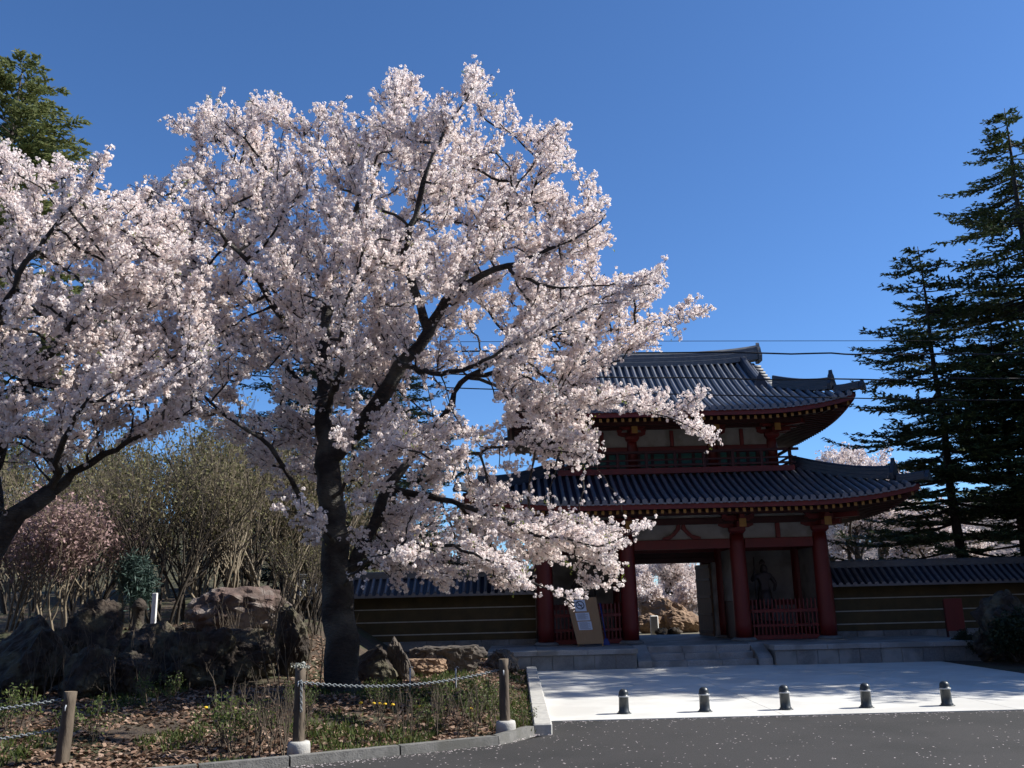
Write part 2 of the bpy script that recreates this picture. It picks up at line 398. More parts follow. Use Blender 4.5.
# ================================================================== STONE PLATFORM AND STEPS
PX0, PX1, PYF = -0.9, 13.4, 26.8
SX0, SX1 = 3.42, 7.30            # stair opening
plat = empty('stone_platform', (5.4, PYF, 0), 'long grey granite platform with three steps under the red gate', 'platform')
def P(mb, name, m, par, **kw): return kid(mb.build(name, m), par)
for (x0, x1) in ((PX0, SX0), (SX1, PX1)):
    mb = MB(); mb.box(x0 + 0.06, x1 - 0.06, PYF + 0.08, 30.9, 0.0, 0.428)
    n = max(1, round((x1 - x0) / 0.62))
    for k in range(n):
        a = x0 + 0.04 + (x1 - x0 - 0.08) * k / n; b = x0 + 0.04 + (x1 - x0 - 0.08) * (k + 1) / n
        mb.bbox(a + 0.004, b - 0.004, PYF + 0.05, PYF + 0.3, -0.02, 0.425, 0.01)
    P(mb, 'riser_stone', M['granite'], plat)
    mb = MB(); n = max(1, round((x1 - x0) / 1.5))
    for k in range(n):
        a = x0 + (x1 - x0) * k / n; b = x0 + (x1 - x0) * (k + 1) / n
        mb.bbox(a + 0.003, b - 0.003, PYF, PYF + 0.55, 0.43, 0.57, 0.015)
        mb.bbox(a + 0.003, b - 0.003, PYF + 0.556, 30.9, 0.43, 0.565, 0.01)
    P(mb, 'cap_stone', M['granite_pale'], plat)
mb = MB(); mb.bbox(SX0 + 0.003, SX1 - 0.003, 28.1, 36.0, 0.0, 0.57, 0.015); P(mb, 'threshold_floor', M['granite'], plat)
for k, (z0, z1, y0) in enumerate(((0.0, 0.19, 27.15), (0.19, 0.38, 27.5), (0.38, 0.569, 27.83))):
    mb = MB()
    for j in range(3):
        a = SX0 + 0.42 + (SX1 - SX0 - 0.84) * j / 3; b = SX0 + 0.42 + (SX1 - SX0 - 0.84) * (j + 1) / 3
        mb.bbox(a + 0.003, b - 0.003, y0, 28.095, z0 + (0.001 if k else -0.02), z1, 0.012)
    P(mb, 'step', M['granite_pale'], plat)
for x0 in (SX0 + 0.005, SX1 - 0.405):
    mb = MB(); y0 = 27.0
    pts = [(y0, 0.0), (y0, 0.2), (y0 + 0.25, 0.33), (28.09, 0.60), (28.09, 0.0)]
    n = len(pts)
    vs = [(x0, y, z) for y, z in pts] + [(x0 + 0.40, y, z) for y, z in pts]
    mb.add(vs, [tuple(range(n)), tuple(range(2 * n - 1, n - 1, -1))] + [((i + 1) % n, i, n + i, n + (i + 1) % n) for i in range(n)])
    P(mb, 'stair_cheek', M['granite_pale'], plat)

# ================================================================== THE GATE
CX, CY, ZB = 5.4, 32.3, 0.57
gate = empty('temple_gate', (CX, CY, ZB), 'two-storey red lacquered temple gate with dark tiled hipped roofs', 'gate')
def G(mb, name, m, par=None):
    """mesh in gate coordinates (origin at gate centre, world z)"""
    o = mb.build(name, m)
    if par is None: o.parent = gate; o.location = (0, 0, -ZB)
    else: o.parent = par
    return o
colx = (-4.5, -1.8, 1.8, 4.5); coly = (-2.5, 0.0, 2.5)
for y in coly:
    for x in colx:
        mb = MB(); mb.lathe(x, y, [(0.26, ZB + 0.10), (0.27, ZB + 0.5), (0.265, 2.2), (0.25, 3.6), (0.225, 3.93)], 20)
        c = G(mb, 'column', M['red'])
        mb = MB(); mb.lathe(x, y, [(0.40, ZB), (0.40, ZB + 0.04), (0.33, ZB + 0.10)], 20); G(mb, 'base_stone', M['granite'], c)
def beam_x(name, m, x0, x1, y, z0, z1, th, par=None):
    mb = MB(); mb.bbox(x0, x1, y - th / 2, y + th / 2, z0, z1, 0.012); return G(mb, name, m, par)
def beam_y(name, m, y0, y1, x, z0, z1, th):
    mb = MB(); mb.bbox(x - th / 2, x + th / 2, y0, y1, z0, z1, 0.012); return G(mb, name, m)
bays = [(-4.5, -1.8), (-1.8, 1.8), (1.8, 4.5)]
for y in coly:
    for (a, b) in bays:
        beam_x('tie_beam', M['red'], a + 0.24, b - 0.24, y, 3.48, 3.78, 0.22)
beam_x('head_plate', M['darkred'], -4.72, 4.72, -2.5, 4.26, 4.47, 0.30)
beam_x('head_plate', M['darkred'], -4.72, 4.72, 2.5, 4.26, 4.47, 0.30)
beam_y('head_plate', M['darkred'], -2.34, 2.34, -4.5, 4.262, 4.472, 0.30)
beam_y('head_plate', M['darkred'], -2.34, 2.34, 4.5, 4.262, 4.472, 0.30)
for x in (-4.5, 4.5):
    for (a, b) in ((-2.5, 0), (0, 2.5)):
        beam_y('tie_beam', M['red'], a + 0.24, b - 0.24, x, 3.482, 3.782, 0.22)
        mb = MB(); mb.box(x - 0.04, x + 0.04, a + 0.22, b - 0.22, ZB + 0.3, 3.48); G(mb, 'side_wall_panel', M['plaster'])
        beam_y('sill_beam', M['red'], a + 0.25, b - 0.25, x, ZB + 0.02, ZB + 0.3, 0.2)
        mb = MB(); mb.box(x - 0.03, x + 0.03, a + 0.22, b - 0.22, 3.785, 4.26); G(mb, 'plaster_panel', M['plaster'])
for y in (-2.5, 2.5):
    for (a, b) in bays:
        mb = MB(); mb.box(a + 0.2, b - 0.2, y - 0.03, y + 0.03, 3.785, 4.26); G(mb, 'plaster_panel', M['plaster'])
        mb = MB(); mb.box(a + 0.3, b - 0.3, y - 0.10, y + 0.10, 4.475, 4.56); G(mb, 'plaster_strip', M['plaster'])
        if y < 0:
            cx = (a + b) / 2
            if b - a > 3:      # frog-leg strut over the passage
                mb = MB()
                for s in (-1, 1):
                    pts = [(cx + s * 0.02, 4.26), (cx + s * 0.13, 4.26), (cx + s * 0.17, 4.12), (cx + s * 0.34, 3.94), (cx + s * 0.62, 3.85), (cx + s * 0.62, 3.79), (cx + s * 0.38, 3.79), (cx + s * 0.22, 3.90), (cx + s * 0.02, 4.12)]
                    if s < 0: pts = pts[::-1]
                    mb.prism(pts, y - 0.13, y - 0.035)
                G(mb, 'frog_leg_strut', M['red'])
            else:
                mb = MB(); mb.bbox(cx - 0.07, cx + 0.07, y - 0.12, y - 0.035, 3.785, 4.255, 0.01); G(mb, 'strut', M['red'])
def bracket(x, y, z, out, w=1.15, corner=0, sc=1.0, mname='red'):
    """bearing block, curved cross arm, three small blocks, two arms stepping out"""
    mb = MB()
    def block(cx, cy, z0, h, r):
        vs = []
        for zz, rr in ((z0, r * 0.72), (z0 + h * 0.45, r), (z0 + h, r)):
            vs += [(cx - rr, cy - rr, zz), (cx + rr, cy - rr, zz), (cx + rr, cy + rr, zz), (cx - rr, cy + rr, zz)]
        fs = [(3, 2, 1, 0), (8, 9, 10, 11)]
        for r0 in (0, 4):
            for i in range(4): fs.append((r0 + i, r0 + (i + 1) % 4, r0 + 4 + (i + 1) % 4, r0 + 4 + i))
        mb.add(vs, fs)
    block(x, y, z, 0.2 * sc, 0.26 * sc)
    h = w / 2
    for k in range(1, 3):
        yy = y + out * (k - 1) * 0.42 * sc; zz = z + 0.2 * sc + (k - 1) * 0.2 * sc
        hh = h * (1 if k == 1 else 0.9)
        mb.prism([(x - hh, zz + 0.07 * sc), (x - hh * .7, zz - 0.0), (x + hh * .7, zz), (x + hh, zz + 0.07 * sc), (x + hh, zz + 0.16 * sc), (x - hh, zz + 0.16 * sc)], yy - 0.07, yy + 0.07)
        for dx in (-hh * .86, 0, hh * .86): block(x + dx, yy, zz + 0.163 * sc, 0.1 * sc, 0.10 * sc)
        y2 = y + out * (k * 0.42 + 0.16) * sc
        a, b = sorted((y, y2)); mb.box(x - 0.075, x + 0.075, a, b, zz + 0.003, zz + 0.157 * sc)
        if corner:
            mb.box(*sorted((x, x + corner * (k * 0.42 + 0.16) * sc)), y - 0.077, y + 0.077, zz + 0.006, zz + 0.15 * sc)
            rot = Matrix.Rotation(math.atan2(out, corner), 3, 'Z')
            Ld = (k * 0.6 + 0.2) * sc
            mb.box(x, x + Ld, y - 0.08, y + 0.08, zz + 0.009, zz + 0.166 * sc, rot=rot, piv=(x, y, zz))
    br = G(mb, 'bracket', M[mname])
    mb = MB(); yg = y + out * 1.02 * sc
    mb.box(x - 0.11 * sc, x + 0.11 * sc, *sorted((yg, yg + out * 0.015)), z + 0.16 * sc, z + 0.42 * sc); G(mb, 'gold_end', M['gold'], br)
for x in colx:
    cn = (-1 if x < -4 else 1 if x > 4 else 0)
    bracket(x, -2.5, 3.93, -1, corner=cn); bracket(x, 2.5, 3.93, 1, corner=cn)
# eave purlins carried by the brackets
beam_x('eave_purlin', M['darkred'], -5.5, 5.5, -3.42, 4.50, 4.68, 0.2); beam_x('eave_purlin', M['darkred'], -5.5, 5.5, 3.42, 4.50, 4.68, 0.2)
beam_y('eave_purlin', M['darkred'], -3.3, 3.3, -5.42, 4.502, 4.682, 0.2); beam_y('eave_purlin', M['darkred'], -3.3, 3.3, 5.42, 4.502, 4.682, 0.2)
# centre wall with the doorway, middle row
for s in (-1, 1):
    mb = MB(); mb.box(*sorted((s * 1.8 + s * 0.24, s * 4.26)), -0.04, 0.04, ZB + 0.3, 3.48); G(mb, 'back_wall_panel', M['plaster'])
    beam_x('sill_beam', M['red'], min(s * 2.05, s * 4.25), max(s * 2.05, s * 4.25), 0, ZB + 0.02, ZB + 0.3, 0.2)
    beam_x('wall_rail', M['red'], min(s * 2.05, s * 4.25), max(s * 2.05, s * 4.25), 0.01, 1.62, 1.80, 0.16)
    # walls along the passage: white panel over red boards
    for (ya, yb) in ((-2.5, 0.0),):
        mb = MB(); mb.box(s * 1.8 - 0.04, s * 1.8 + 0.04, ya + 0.24, yb - 0.24, 1.8, 3.48); G(mb, 'passage_wall_panel', M['plaster'])
        mb = MB(); mb.box(s * 1.8 - 0.05, s * 1.8 + 0.05, ya + 0.24, yb - 0.24, ZB + 0.02, 1.79); G(mb, 'passage_board', M['darkred'])
    mb = MB(); mb.bbox(*sorted((s * 1.45, s * 1.58)), -0.12, 0.12, ZB, 3.12, 0.01); G(mb, 'door_jamb', M['plaster'])
    # open leaf folded back behind the jamb
    mb = MB(); ang = R(8) * s
    rot = Matrix.Rotation(ang, 3, 'Z')
    mb.box(s * 1.42 - 0.035, s * 1.42 + 0.035, 0.14, 1.62, ZB + 0.03, 3.08, rot=rot, piv=(s * 1.42, 0.14, 0))
    lf = G(mb, 'door_leaf', M['doorwood'])
    mb = MB()
    for zz in (0.75, 1.35, 1.95, 2.55, 2.98):
        mb.box(s * 1.42 - 0.055, s * 1.42 + 0.055, 0.16, 1.60, zz - 0.05, zz + 0.05, rot=rot, piv=(s * 1.42, 0.14, 0))
    G(mb, 'leaf_batten', M['darkred'], lf)
mb = MB(); mb.bbox(-1.56, 1.56, -0.13, 0.13, 3.123, 3.30, 0.01); G(mb, 'door_lintel', M['darkred'])
mb = MB(); mb.box(-1.56, 1.56, -0.05, 0.05, 3.303, 3.478); G(mb, 'transom_board', M['darkred'])
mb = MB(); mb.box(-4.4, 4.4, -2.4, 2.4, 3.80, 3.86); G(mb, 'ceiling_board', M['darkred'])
# picket fences in the side bays
for s in (-1, 1):
    mb = MB(); a, b = sorted((s * 2.08, s * 4.22))
    mb.bbox(a, b, -2.56, -2.44, ZB + 0.02, ZB + 0.16, 0.01); mb.bbox(a, b, -2.55, -2.45, 1.42, 1.52, 0.01)
    mb.bbox(a, b, -2.55, -2.45, 0.98, 1.06, 0.01)
    n = 17
    for k in range(n):
        x = a + (b - a) * (k + 0.5) / n
        mb.prism([(x - 0.022, ZB + 0.162), (x + 0.022, ZB + 0.162), (x + 0.022, 1.80), (x, 1.86), (x - 0.022, 1.80)], -2.522, -2.478)
    G(mb, 'picket_fence', M['red'])

# ---- roofs
class Roof:
    def __init__(s, a, b, ze, s0, k, L, S, w, xg=None, dtop=None):
        s.a, s.b, s.ze, s.s0, s.k, s.L, s.S, s.w, s.xg, s.dtop = a, b, ze, s0, k, L, S, w, xg, dtop
    def prof(s, d): return s.ze + s.s0 * d + s.k * d * d
    def lift(s, dx, dy):
        d = min(dx, dy); t = max(0, 1 - abs(dx - dy) / s.S)
        return s.L * t ** 2.3 * math.exp(-max(d, 0) / s.w)
    def z(s, x, y):
        dx = s.a - abs(x); dy = s.b - abs(y)
        if s.xg is not None and abs(x) < s.xg: d = dy
        else: d = min(dx, dy)
        return s.prof(d) + s.lift(dx, dy)
    def dmax(s, side, e):
        """how far up slope a row at edge coordinate e runs"""
        if side in 'fb':
            if s.xg is not None and abs(e) <= s.xg: return s.b
            m = s.a - abs(e)
            return min(m, s.dtop) if s.dtop else m
        m = s.b - abs(e)
        if s.xg is not None: return min(m, s.a - s.xg)
        return min(m, s.dtop)
    def xy(s, side, e, d):
        return {'f': (e, -s.b + d), 'b': (e, s.b - d), 'l': (-s.a + d, e), 'r': (s.a - d, e)}[side]
def build_roof(rf, sp, cover_name):
    mb = MB(); so = MB(); fa = MB()
    for side in 'fblr':
        half = rf.a if side in 'fb' else rf.b
        n = int(2 * half / sp); es = [-half + 0.02 + (2 * half - 0.04) * i / n for i in range(n + 1)]
        if rf.xg and side in 'fb':
            es = sorted(es + [rf.xg - 1e-4, rf.xg + 1e-4, -rf.xg - 1e-4, -rf.xg + 1e-4])
        K = 12
        def pt(e, d, dz=0.0):
            x, y = rf.xy(side, e, d)
            dx = rf.a - abs(x); dy = rf.b - abs(y)
            return (x, y, rf.prof(d) + rf.lift(dx, dy) + dz)
        vs = []
        for e in es:
            dm = max(0.001, rf.dmax(side, e))
            for j in range(K + 1): vs.append(pt(e, dm * j / K))
        fl = side in 'br'
        m = K + 1; fs = []
        for i in range(len(es) - 1):
            if es[i + 1] - es[i] < 0.001: continue
            for j in range(K):
                f = (i * m + j, (i + 1) * m + j, (i + 1) * m + j + 1, i * m + j + 1)
                fs.append(f)
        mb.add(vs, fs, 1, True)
        # soffit boards
        vs2 = []
        for e in es:
            dm = min(max(0.001, rf.dmax(side, e)), 2.9)
            for j in range(5):
                d = 0.05 + (dm - 0.05) * j / 4 if dm > 0.06 else dm
                x, y = rf.xy(side, e, d); dx = rf.a - abs(x); dy = rf.b - abs(y)
                vs2.append((x, y, rf.ze - 0.10 + 0.22 * d + rf.lift(dx, dy)))
        fs2 = [(i * 5 + j, i * 5 + j + 1, (i + 1) * 5 + j + 1, (i + 1) * 5 + j) for i in range(len(es) - 1) if es[i + 1] - es[i] > 0.001 for j in range(4)]
        so.add(vs2, fs2, 0)
        # fascia along the eave
        path = [(e) for e in np.linspace(-half + 0.06, half - 0.06, 41)]
        pr = []
        for e in path:
            for (d, dz) in ((0.05, -0.035), (0.05, -0.21), (0.13, -0.21), (0.13, -0.035)):
                x, y = rf.xy(side, e, d); pr.append((x, y, rf.ze + rf.lift(*((rf.a - abs(e), 0) if side in 'fb' else (0, rf.b - abs(e)))) + dz))
        fs3 = [(i * 4 + j, i * 4 + (j + 1) % 4, (i + 1) * 4 + (j + 1) % 4, (i + 1) * 4 + j) for i in range(40) for j in range(4)]
        fa.add(pr, fs3, 0)
        # round cover tiles
        nrow = int((2 * half - 0.3) / sp)
        for i in range(nrow + 1):
            e = -(nrow * sp) / 2 + i * sp
            dm = rf.dmax(side, e) - 0.05
            if dm < 0.15: continue
            if rf.xg and side in 'fb' and abs(e) < rf.xg: dm -= 0.1
            ns = max(3, int(dm / 0.28)); r = 0.060
            vs = []
            for j in range(ns + 1):
                d = -0.03 + (dm + 0.03) * j / ns
                for q in range(7):
                    t = math.pi * (q / 6) ; 
                    rr = r * (1.0 + (0.05 if j % 2 else 0))
                    ex = e + rr * math.cos(t)
                    x, y = rf.xy(side, ex, d)
                    dx = rf.a - abs(x); dy = rf.b - abs(y)
                    vs.append((x, y, rf.prof(d) + rf.lift(dx, dy) + 0.012 + rr * math.sin(t) * 1.7))
            fs = [(i2 * 7 + q, i2 * 7 + q + 1, (i2 + 1) * 7 + q + 1, (i2 + 1) * 7 + q) for i2 in range(ns) for q in range(6)]
            mb.add(vs, fs, 0, True)
            # round end tile at the eave
            c = pt(e, -0.035, 0.03); k = 10
            ex = (1, 0, 0) if side in 'fb' else (0, 1, 0)
            out = {'f': (0, -1, 0), 'b': (0, 1, 0), 'l': (-1, 0, 0), 'r': (1, 0, 0)}[side]
            dv = [Vector(c) + Vector(ex) * 0.085 * math.cos(2 * math.pi * q / k) + Vector((0, 0, 0.085 * math.sin(2 * math.pi * q / k))) for q in range(k)]
            dv2 = [p + Vector(out) * -0.05 for p in dv]
            mb.add(dv + dv2, [tuple(range(k))] + [(q, (q + 1) % k, k + (q + 1) % k, k + q) for q in range(k)], 0)
        # curved pan-tile lip between the rounds
        for i in range(nrow):
            e = -(nrow * sp) / 2 + (i + .5) * sp
            a_ = pt(e - sp / 2, -0.02, 0.012); b_ = pt(e + sp / 2, -0.02, 0.012); m_ = pt(e, -0.02, -0.02)
            a2 = pt(e - sp / 2, -0.02, -0.04); b2 = pt(e + sp / 2, -0.02, -0.04); m2 = pt(e, -0.02, -0.075)
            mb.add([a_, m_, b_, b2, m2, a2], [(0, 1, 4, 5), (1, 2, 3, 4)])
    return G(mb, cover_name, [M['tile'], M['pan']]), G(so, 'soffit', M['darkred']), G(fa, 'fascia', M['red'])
def sweep(mb, path, w, h, mi=0, ledge=True):
    """ridge of stacked tiles: box section with a round cap, swept along path (bottom centre line)"""
    n = len(path); prof = [(-w / 2, 0), (-w / 2, h * .3), (-w * .42, h * .33), (-w * .42, h * .6), (-w * .36, h * .63), (-w * .36, h * .82), (-w * .25, h * .95), (0, h), (w * .25, h * .95), (w * .36, h * .82), (w * .36, h * .63), (w * .42, h * .6), (w * .42, h * .33), (w / 2, h * .3), (w / 2, 0)]
    m = len(prof); vs = []
    for i, p in enumerate(path):
        d = Vector(path[min(i + 1, n - 1)]) - Vector(path[max(i - 1, 0)]); d.z = 0; d.normalize()
        sd = Vector((-d.y, d.x, 0))
        for (u, v) in prof: vs.append(Vector(p) + sd * u + Vector((0, 0, v)))
    fs = [(i * m + j, i * m + (j + 1) % m, (i + 1) * m + (j + 1) % m, (i + 1) * m + j) for i in range(n - 1) for j in range(m)]
    fs += [tuple(range(m)), tuple((n - 1) * m + j for j in range(m - 1, -1, -1))]
    mb.add(vs, fs, mi)
def oni(mb, p, d, w, h):
    """ridge-end ornament: shield with a horn on top"""
    d = Vector(d).normalized(); sd = Vector((-d.y, d.x, 0)); p = Vector(p)
    prof = [(-w / 2, 0), (-w * .62, h * .35), (-w * .4, h * .6), (-w * .3, h * .85), (-w * .1, h), (0, h * 1.22), (w * .1, h), (w * .3, h * .85), (w * .4, h * .6), (w * .62, h * .35), (w / 2, 0)]
    m = len(prof)
    f0 = [p + sd * u + Vector((0, 0, v)) for u, v in prof]; f1 = [q + d * 0.12 for q in f0]
    mb.add(f0 + f1, [tuple(range(m)), tuple(range(2 * m - 1, m - 1, -1))] + [((i + 1) % m, i, m + i, m + (i + 1) % m) for i in range(m)])

RL = Roof(6.98, 4.90, 4.79, 0.35, 0.030, 0.42, 4.0, 1.5, None, 2.92)
RU = Roof(5.58, 4.25, 7.78, 0.40, 0.046, 0.44, 3.5, 1.5, 3.58, None)
build_roof(RL, 0.243, 'lower_roof_tiles')
build_roof(RU, 0.243, 'upper_roof_tiles')
for rf, top in ((RL, 2.92), (RU, 5.58 - 3.58)):
    for sx in (-1, 1):
        for sy in (-1, 1):
            mb = MB()
            def hp(d, dz=0.0): return Vector((sx * (rf.a - d), sy * (rf.b - d), rf.prof(d) + rf.lift(d, d) + dz))
            sweep(mb, [hp(top - (top - 0.62) * i / 14, 0.0 + 0.10 * (i / 14) ** 3) for i in range(15)], 0.30, 0.42)
            o1 = hp(0.60, 0.08); oni(mb, o1, (sx, sy, 0), 0.36, 0.55)
            sweep(mb, [hp(0.50 - 0.60 * i / 8, 0.0 + 0.10 * (i / 8) ** 2) for i in range(9)], 0.26, 0.26)
            oni(mb, hp(-0.11, 0.06), (sx, sy, 0), 0.26, 0.26)
            G(mb, 'hip_ridge', M['hipridge'])
            # corner rafter under the eave with gilt end
            mb = MB(); a = hp(0.22); b = hp(2.7); a.z = rf.ze + rf.lift(0.2, 0.2) - 0.33; b.z = rf.ze - 0.33 + 0.22 * 2.2
            d = (b - a).normalized(); sd = Vector((-d.y, d.x, 0)).normalized() * 0.09; up = Vector((0, 0, 0.22))
            vs = [a - sd, a + sd, a + sd + up, a - sd + up, b - sd, b + sd, b + sd + up, b - sd + up]
            mb.add(vs, [(0, 1, 2, 3), (7, 6, 5, 4), (1, 0, 4, 5), (2, 1, 5, 6), (3, 2, 6, 7), (0, 3, 7, 4)])
            hr = G(mb, 'corner_rafter', M['darkred'])
            mb = MB(); q = a - d * 0.012; vs = [q - sd * .9, q + sd * .9, q + sd * .9 + up, q - sd * .9 + up, a - sd * .9, a + sd * .9, a + sd * .9 + up, a - sd * .9 + up]
            mb.add(vs, [(0, 1, 2, 3), (1, 0, 4, 5), (2, 1, 5, 6), (3, 2, 6, 7), (0, 3, 7, 4)]); G(mb, 'gold_end', M['gold'], hr)
# rafters: 100 front ones as parts, the rest one mesh
rest = MB()
def rafter(mb, rf, side, e, wall):
    half_in = wall
    din = min(rf.dmax(side, e) if abs(e) > half_in else 9, 2.6)
    if din < 0.5: return False
    v = []
    ex = Vector((1, 0, 0)) if side in 'fb' else Vector((0, 1, 0))
    lf = rf.lift(*((rf.a - abs(e), 0) if side in 'fb' else (0, rf.b - abs(e))))
    for d, zz in ((0.22, rf.ze - 0.33 + lf), (din, rf.ze - 0.33 + 0.2 * (din - .22) + lf * math.exp(-din / rf.w))):
        x, y = rf.xy(side, e, d)
        for (u, h) in ((-.045, 0), (.045, 0), (.045, .11), (-.045, .11)): v.append(Vector((x, y, zz + h)) + ex * u)
    mb.add(v, [(4, 5, 6, 7), (1, 0, 4, 5), (2, 1, 5, 6), (3, 2, 6, 7), (0, 3, 7, 4)], 0)
    mb.add(v[:4], [(0, 1, 2, 3)], 1)
    return True
cnt = 0
for rf, n, wall in ((RL, 57, 4.5), (RU, 43, 3.4)):
    hw = rf.a - 0.62
    for i in range(n):
        e = -hw + 2 * hw * i / (n - 1)
        mb = MB()
        if rafter(mb, rf, 'f', e, wall): G(mb, 'rafter', [M['darkred'], M['gold']]); cnt += 1
    for side, hh in (('b', rf.a - 0.62), ('l', rf.b - 0.62), ('r', rf.b - 0.62)):
        m = int(2 * hh / 0.24)
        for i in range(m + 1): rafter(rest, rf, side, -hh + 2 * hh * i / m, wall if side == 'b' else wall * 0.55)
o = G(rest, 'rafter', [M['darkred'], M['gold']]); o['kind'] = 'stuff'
# main ridge
mb = MB(); N_ = 20; ztop = RU.prof(RU.b)
sweep(mb, [Vector((-3.70 + 7.4 * i / N_, 0, ztop - 0.08 + 0.20 * abs(2 * i / N_ - 1) ** 3)) for i in range(N_ + 1)], 0.40, 0.58)
mr = G(mb, 'main_ridge', M['ridge'])
for s in (-1, 1):
    mb = MB(); oni(mb, (s * 3.71, 0, ztop + 0.04), (s, 0, 0), 0.5, 0.62); G(mb, 'ridge_ornament', M['ridge'], mr)
# descending ridges and gables
for sx in (-1, 1):
    for sy in (-1, 1):
        mb = MB(); x = sx * 3.14
        path = [Vector((x, sy * (0.22 + (RU.b - 2.15 - 0.22) * i / 12), 0)) for i in range(13)]
        for p in path: p.z = RU.prof(RU.b - abs(p.y)) - 0.0
        sweep(mb, path, 0.30, 0.40)
        oni(mb, (x, path[-1].y, path[-1].z), (0, sy, 0), 0.36, 0.5)
        G(mb, 'descending_ridge', M['hipridge'])
        # verge: short cross tiles stepping down the gable edge
        mb = MB()
        for i in range(9):
            y = sy * (0.35 + i * 0.235); z = RU.prof(RU.b - abs(y))
            mb.tube([Vector((sx * 3.31, y, z + 0.05)), Vector((sx * 3.72, y, z + 0.03))], 0.075, 8, 0)
        G(mb, 'verge_tiles', M['ridge'])
        # barge board
        mb = MB(); pts = [(y, RU.prof(RU.b - abs(y))) for y in np.linspace(0, 2.2, 10)]
        vs = [(sx * q, sy * y, z - dz) for (y, z) in pts for (q, dz) in ((3.48, 0.02), (3.56, 0.02), (3.56, 0.26), (3.48, 0.26))]
        mb.add(vs, [(i * 4 + j, i * 4 + (j + 1) % 4, (i + 1) * 4 + (j + 1) % 4, (i + 1) * 4 + j) for i in range(9) for j in range(4)])
        G(mb, 'barge_board', M['red'])
    mb = MB(); zb = RU.prof(2.0)
    ys = list(np.linspace(-2.1, 2.1, 15)); vs = [(sx * 3.16, y, RU.prof(RU.b - abs(y)) - 0.03) for y in ys] + [(sx * 3.16, y, zb - 0.1) for y in ys]
    mb.add(vs, [(i, i + 1, 15 + i + 1, 15 + i) for i in range(14)]); G(mb, 'gable_panel', M['plaster'])

# ---- upper storey
UX, UY = 3.4, 1.9
mb = MB(); mb.bbox(-3.95, 3.95, -2.45, 2.45, 5.98, 6.17, 0.01); bal = G(mb, 'balcony_floor', M['red'])
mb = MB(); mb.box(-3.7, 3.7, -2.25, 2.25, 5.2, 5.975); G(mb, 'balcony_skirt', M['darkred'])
rl = MB()
for (z, th, ov) in ((6.27, 0.07, .16), (6.45, 0.06, .22), (6.72, 0.085, .30)):
    for s in (-1, 1):
        rl.bbox(-3.85 - ov, 3.85 + ov, s * 2.36 - th / 2, s * 2.36 + th / 2, z - th / 2, z + th / 2, 0.008)
        rl.bbox(s * 3.85 - th / 2, s * 3.85 + th / 2, -2.36 - ov, 2.36 + ov, z - th / 2 + 0.003, z + th / 2 + 0.003, 0.008)
G(rl, 'railing', M['darkred'], None)
for s in (-1, 1):
    for x in np.linspace(-3.85, 3.85, 9):
        mb = MB(); mb.bbox(x - 0.05, x + 0.05, s * 2.36 - 0.05, s * 2.36 + 0.05, 6.171, 6.70, 0.008); G(mb, 'railing_post', M['darkred'])
ucx = (-3.4, -1.36, 1.36, 3.4)
for y in (-UY, UY):
    for x in ucx:
        mb = MB(); mb.lathe(x, y, [(0.19, 6.17), (0.18, 7.0), (0.16, 7.22)], 16); G(mb, 'upper_column', M['red'])
        bracket(x, y, 7.15, -1 if y < 0 else 1, w=0.95, sc=0.9, corner=(-1 if x < -3 else 1 if x > 3 else 0))
for y in (-UY, UY):
    for (a, b) in ((-3.4, -1.36), (-1.36, 1.36), (1.36, 3.4)):
        beam_x('upper_tie_beam', M['red'], a + 0.18, b - 0.18, y, 6.72, 6.96, 0.18)
        mb = MB(); mb.box(a + 0.15, b - 0.15, y - 0.03, y + 0.03, 6.965, 7.56); G(mb, 'plaster_panel', M['plaster'])
        mb = MB(); mb.box(a + 0.15, b - 0.15, y - 0.05, y - 0.02, 6.171, 6.715)
        G(mb, 'lattice_back', M['teal'])
        n = 5
        for k in range(n + 1):
            mb = MB(); x = a + 0.2 + (b - a - 0.4) * k / n; mb.box(x - 0.05, x + 0.05, y - 0.09, y - 0.052, 6.175, 6.715)
            G(mb, 'lattice_bar', M['darkred'])
        cx = (a + b) / 2
        mb = MB(); mb.bbox(cx - 0.06, cx + 0.06, y - 0.12, y - 0.035, 6.965, 7.5, 0.01); G(mb, 'strut', M['red'])
    beam_x('upper_head_plate', M['darkred'], -3.6, 3.6, y, 7.565, 7.74, 0.26)
    beam_x('plaster_strip', M['plaster'], -3.3, 3.3, y, 7.745, 7.84, 0.18)
for x in (-UX, UX):
    beam_y('upper_tie_beam', M['red'], -UY + 0.18, UY - 0.18, x, 6.722, 6.962, 0.18)
    mb = MB(); mb.box(x - 0.03, x + 0.03, -UY + 0.15, UY - 0.15, 6.175, 6.72); G(mb, 'upper_side_panel', M['plaster'])
    mb = MB(); mb.box(x - 0.03, x + 0.03, -UY + 0.15, UY - 0.15, 6.965, 7.56); G(mb, 'plaster_panel', M['plaster'])
    beam_y('upper_head_plate', M['darkred'], -UY + 0.14, UY - 0.14, x, 7.567, 7.742, 0.26)
for s in (-1, 1):
    beam_x('eave_purlin', M['darkred'], -4.3, 4.3, s * 2.72, 7.56, 7.72, 0.18)
    beam_y('eave_purlin', M['darkred'], -2.62, 2.62, s * 4.22, 7.562, 7.722, 0.18)
mb = MB(); mb.box(-3.3, 3.3, -1.8, 1.8, 7.85, 8.6); G(mb, 'roof_core', M['darkred'])

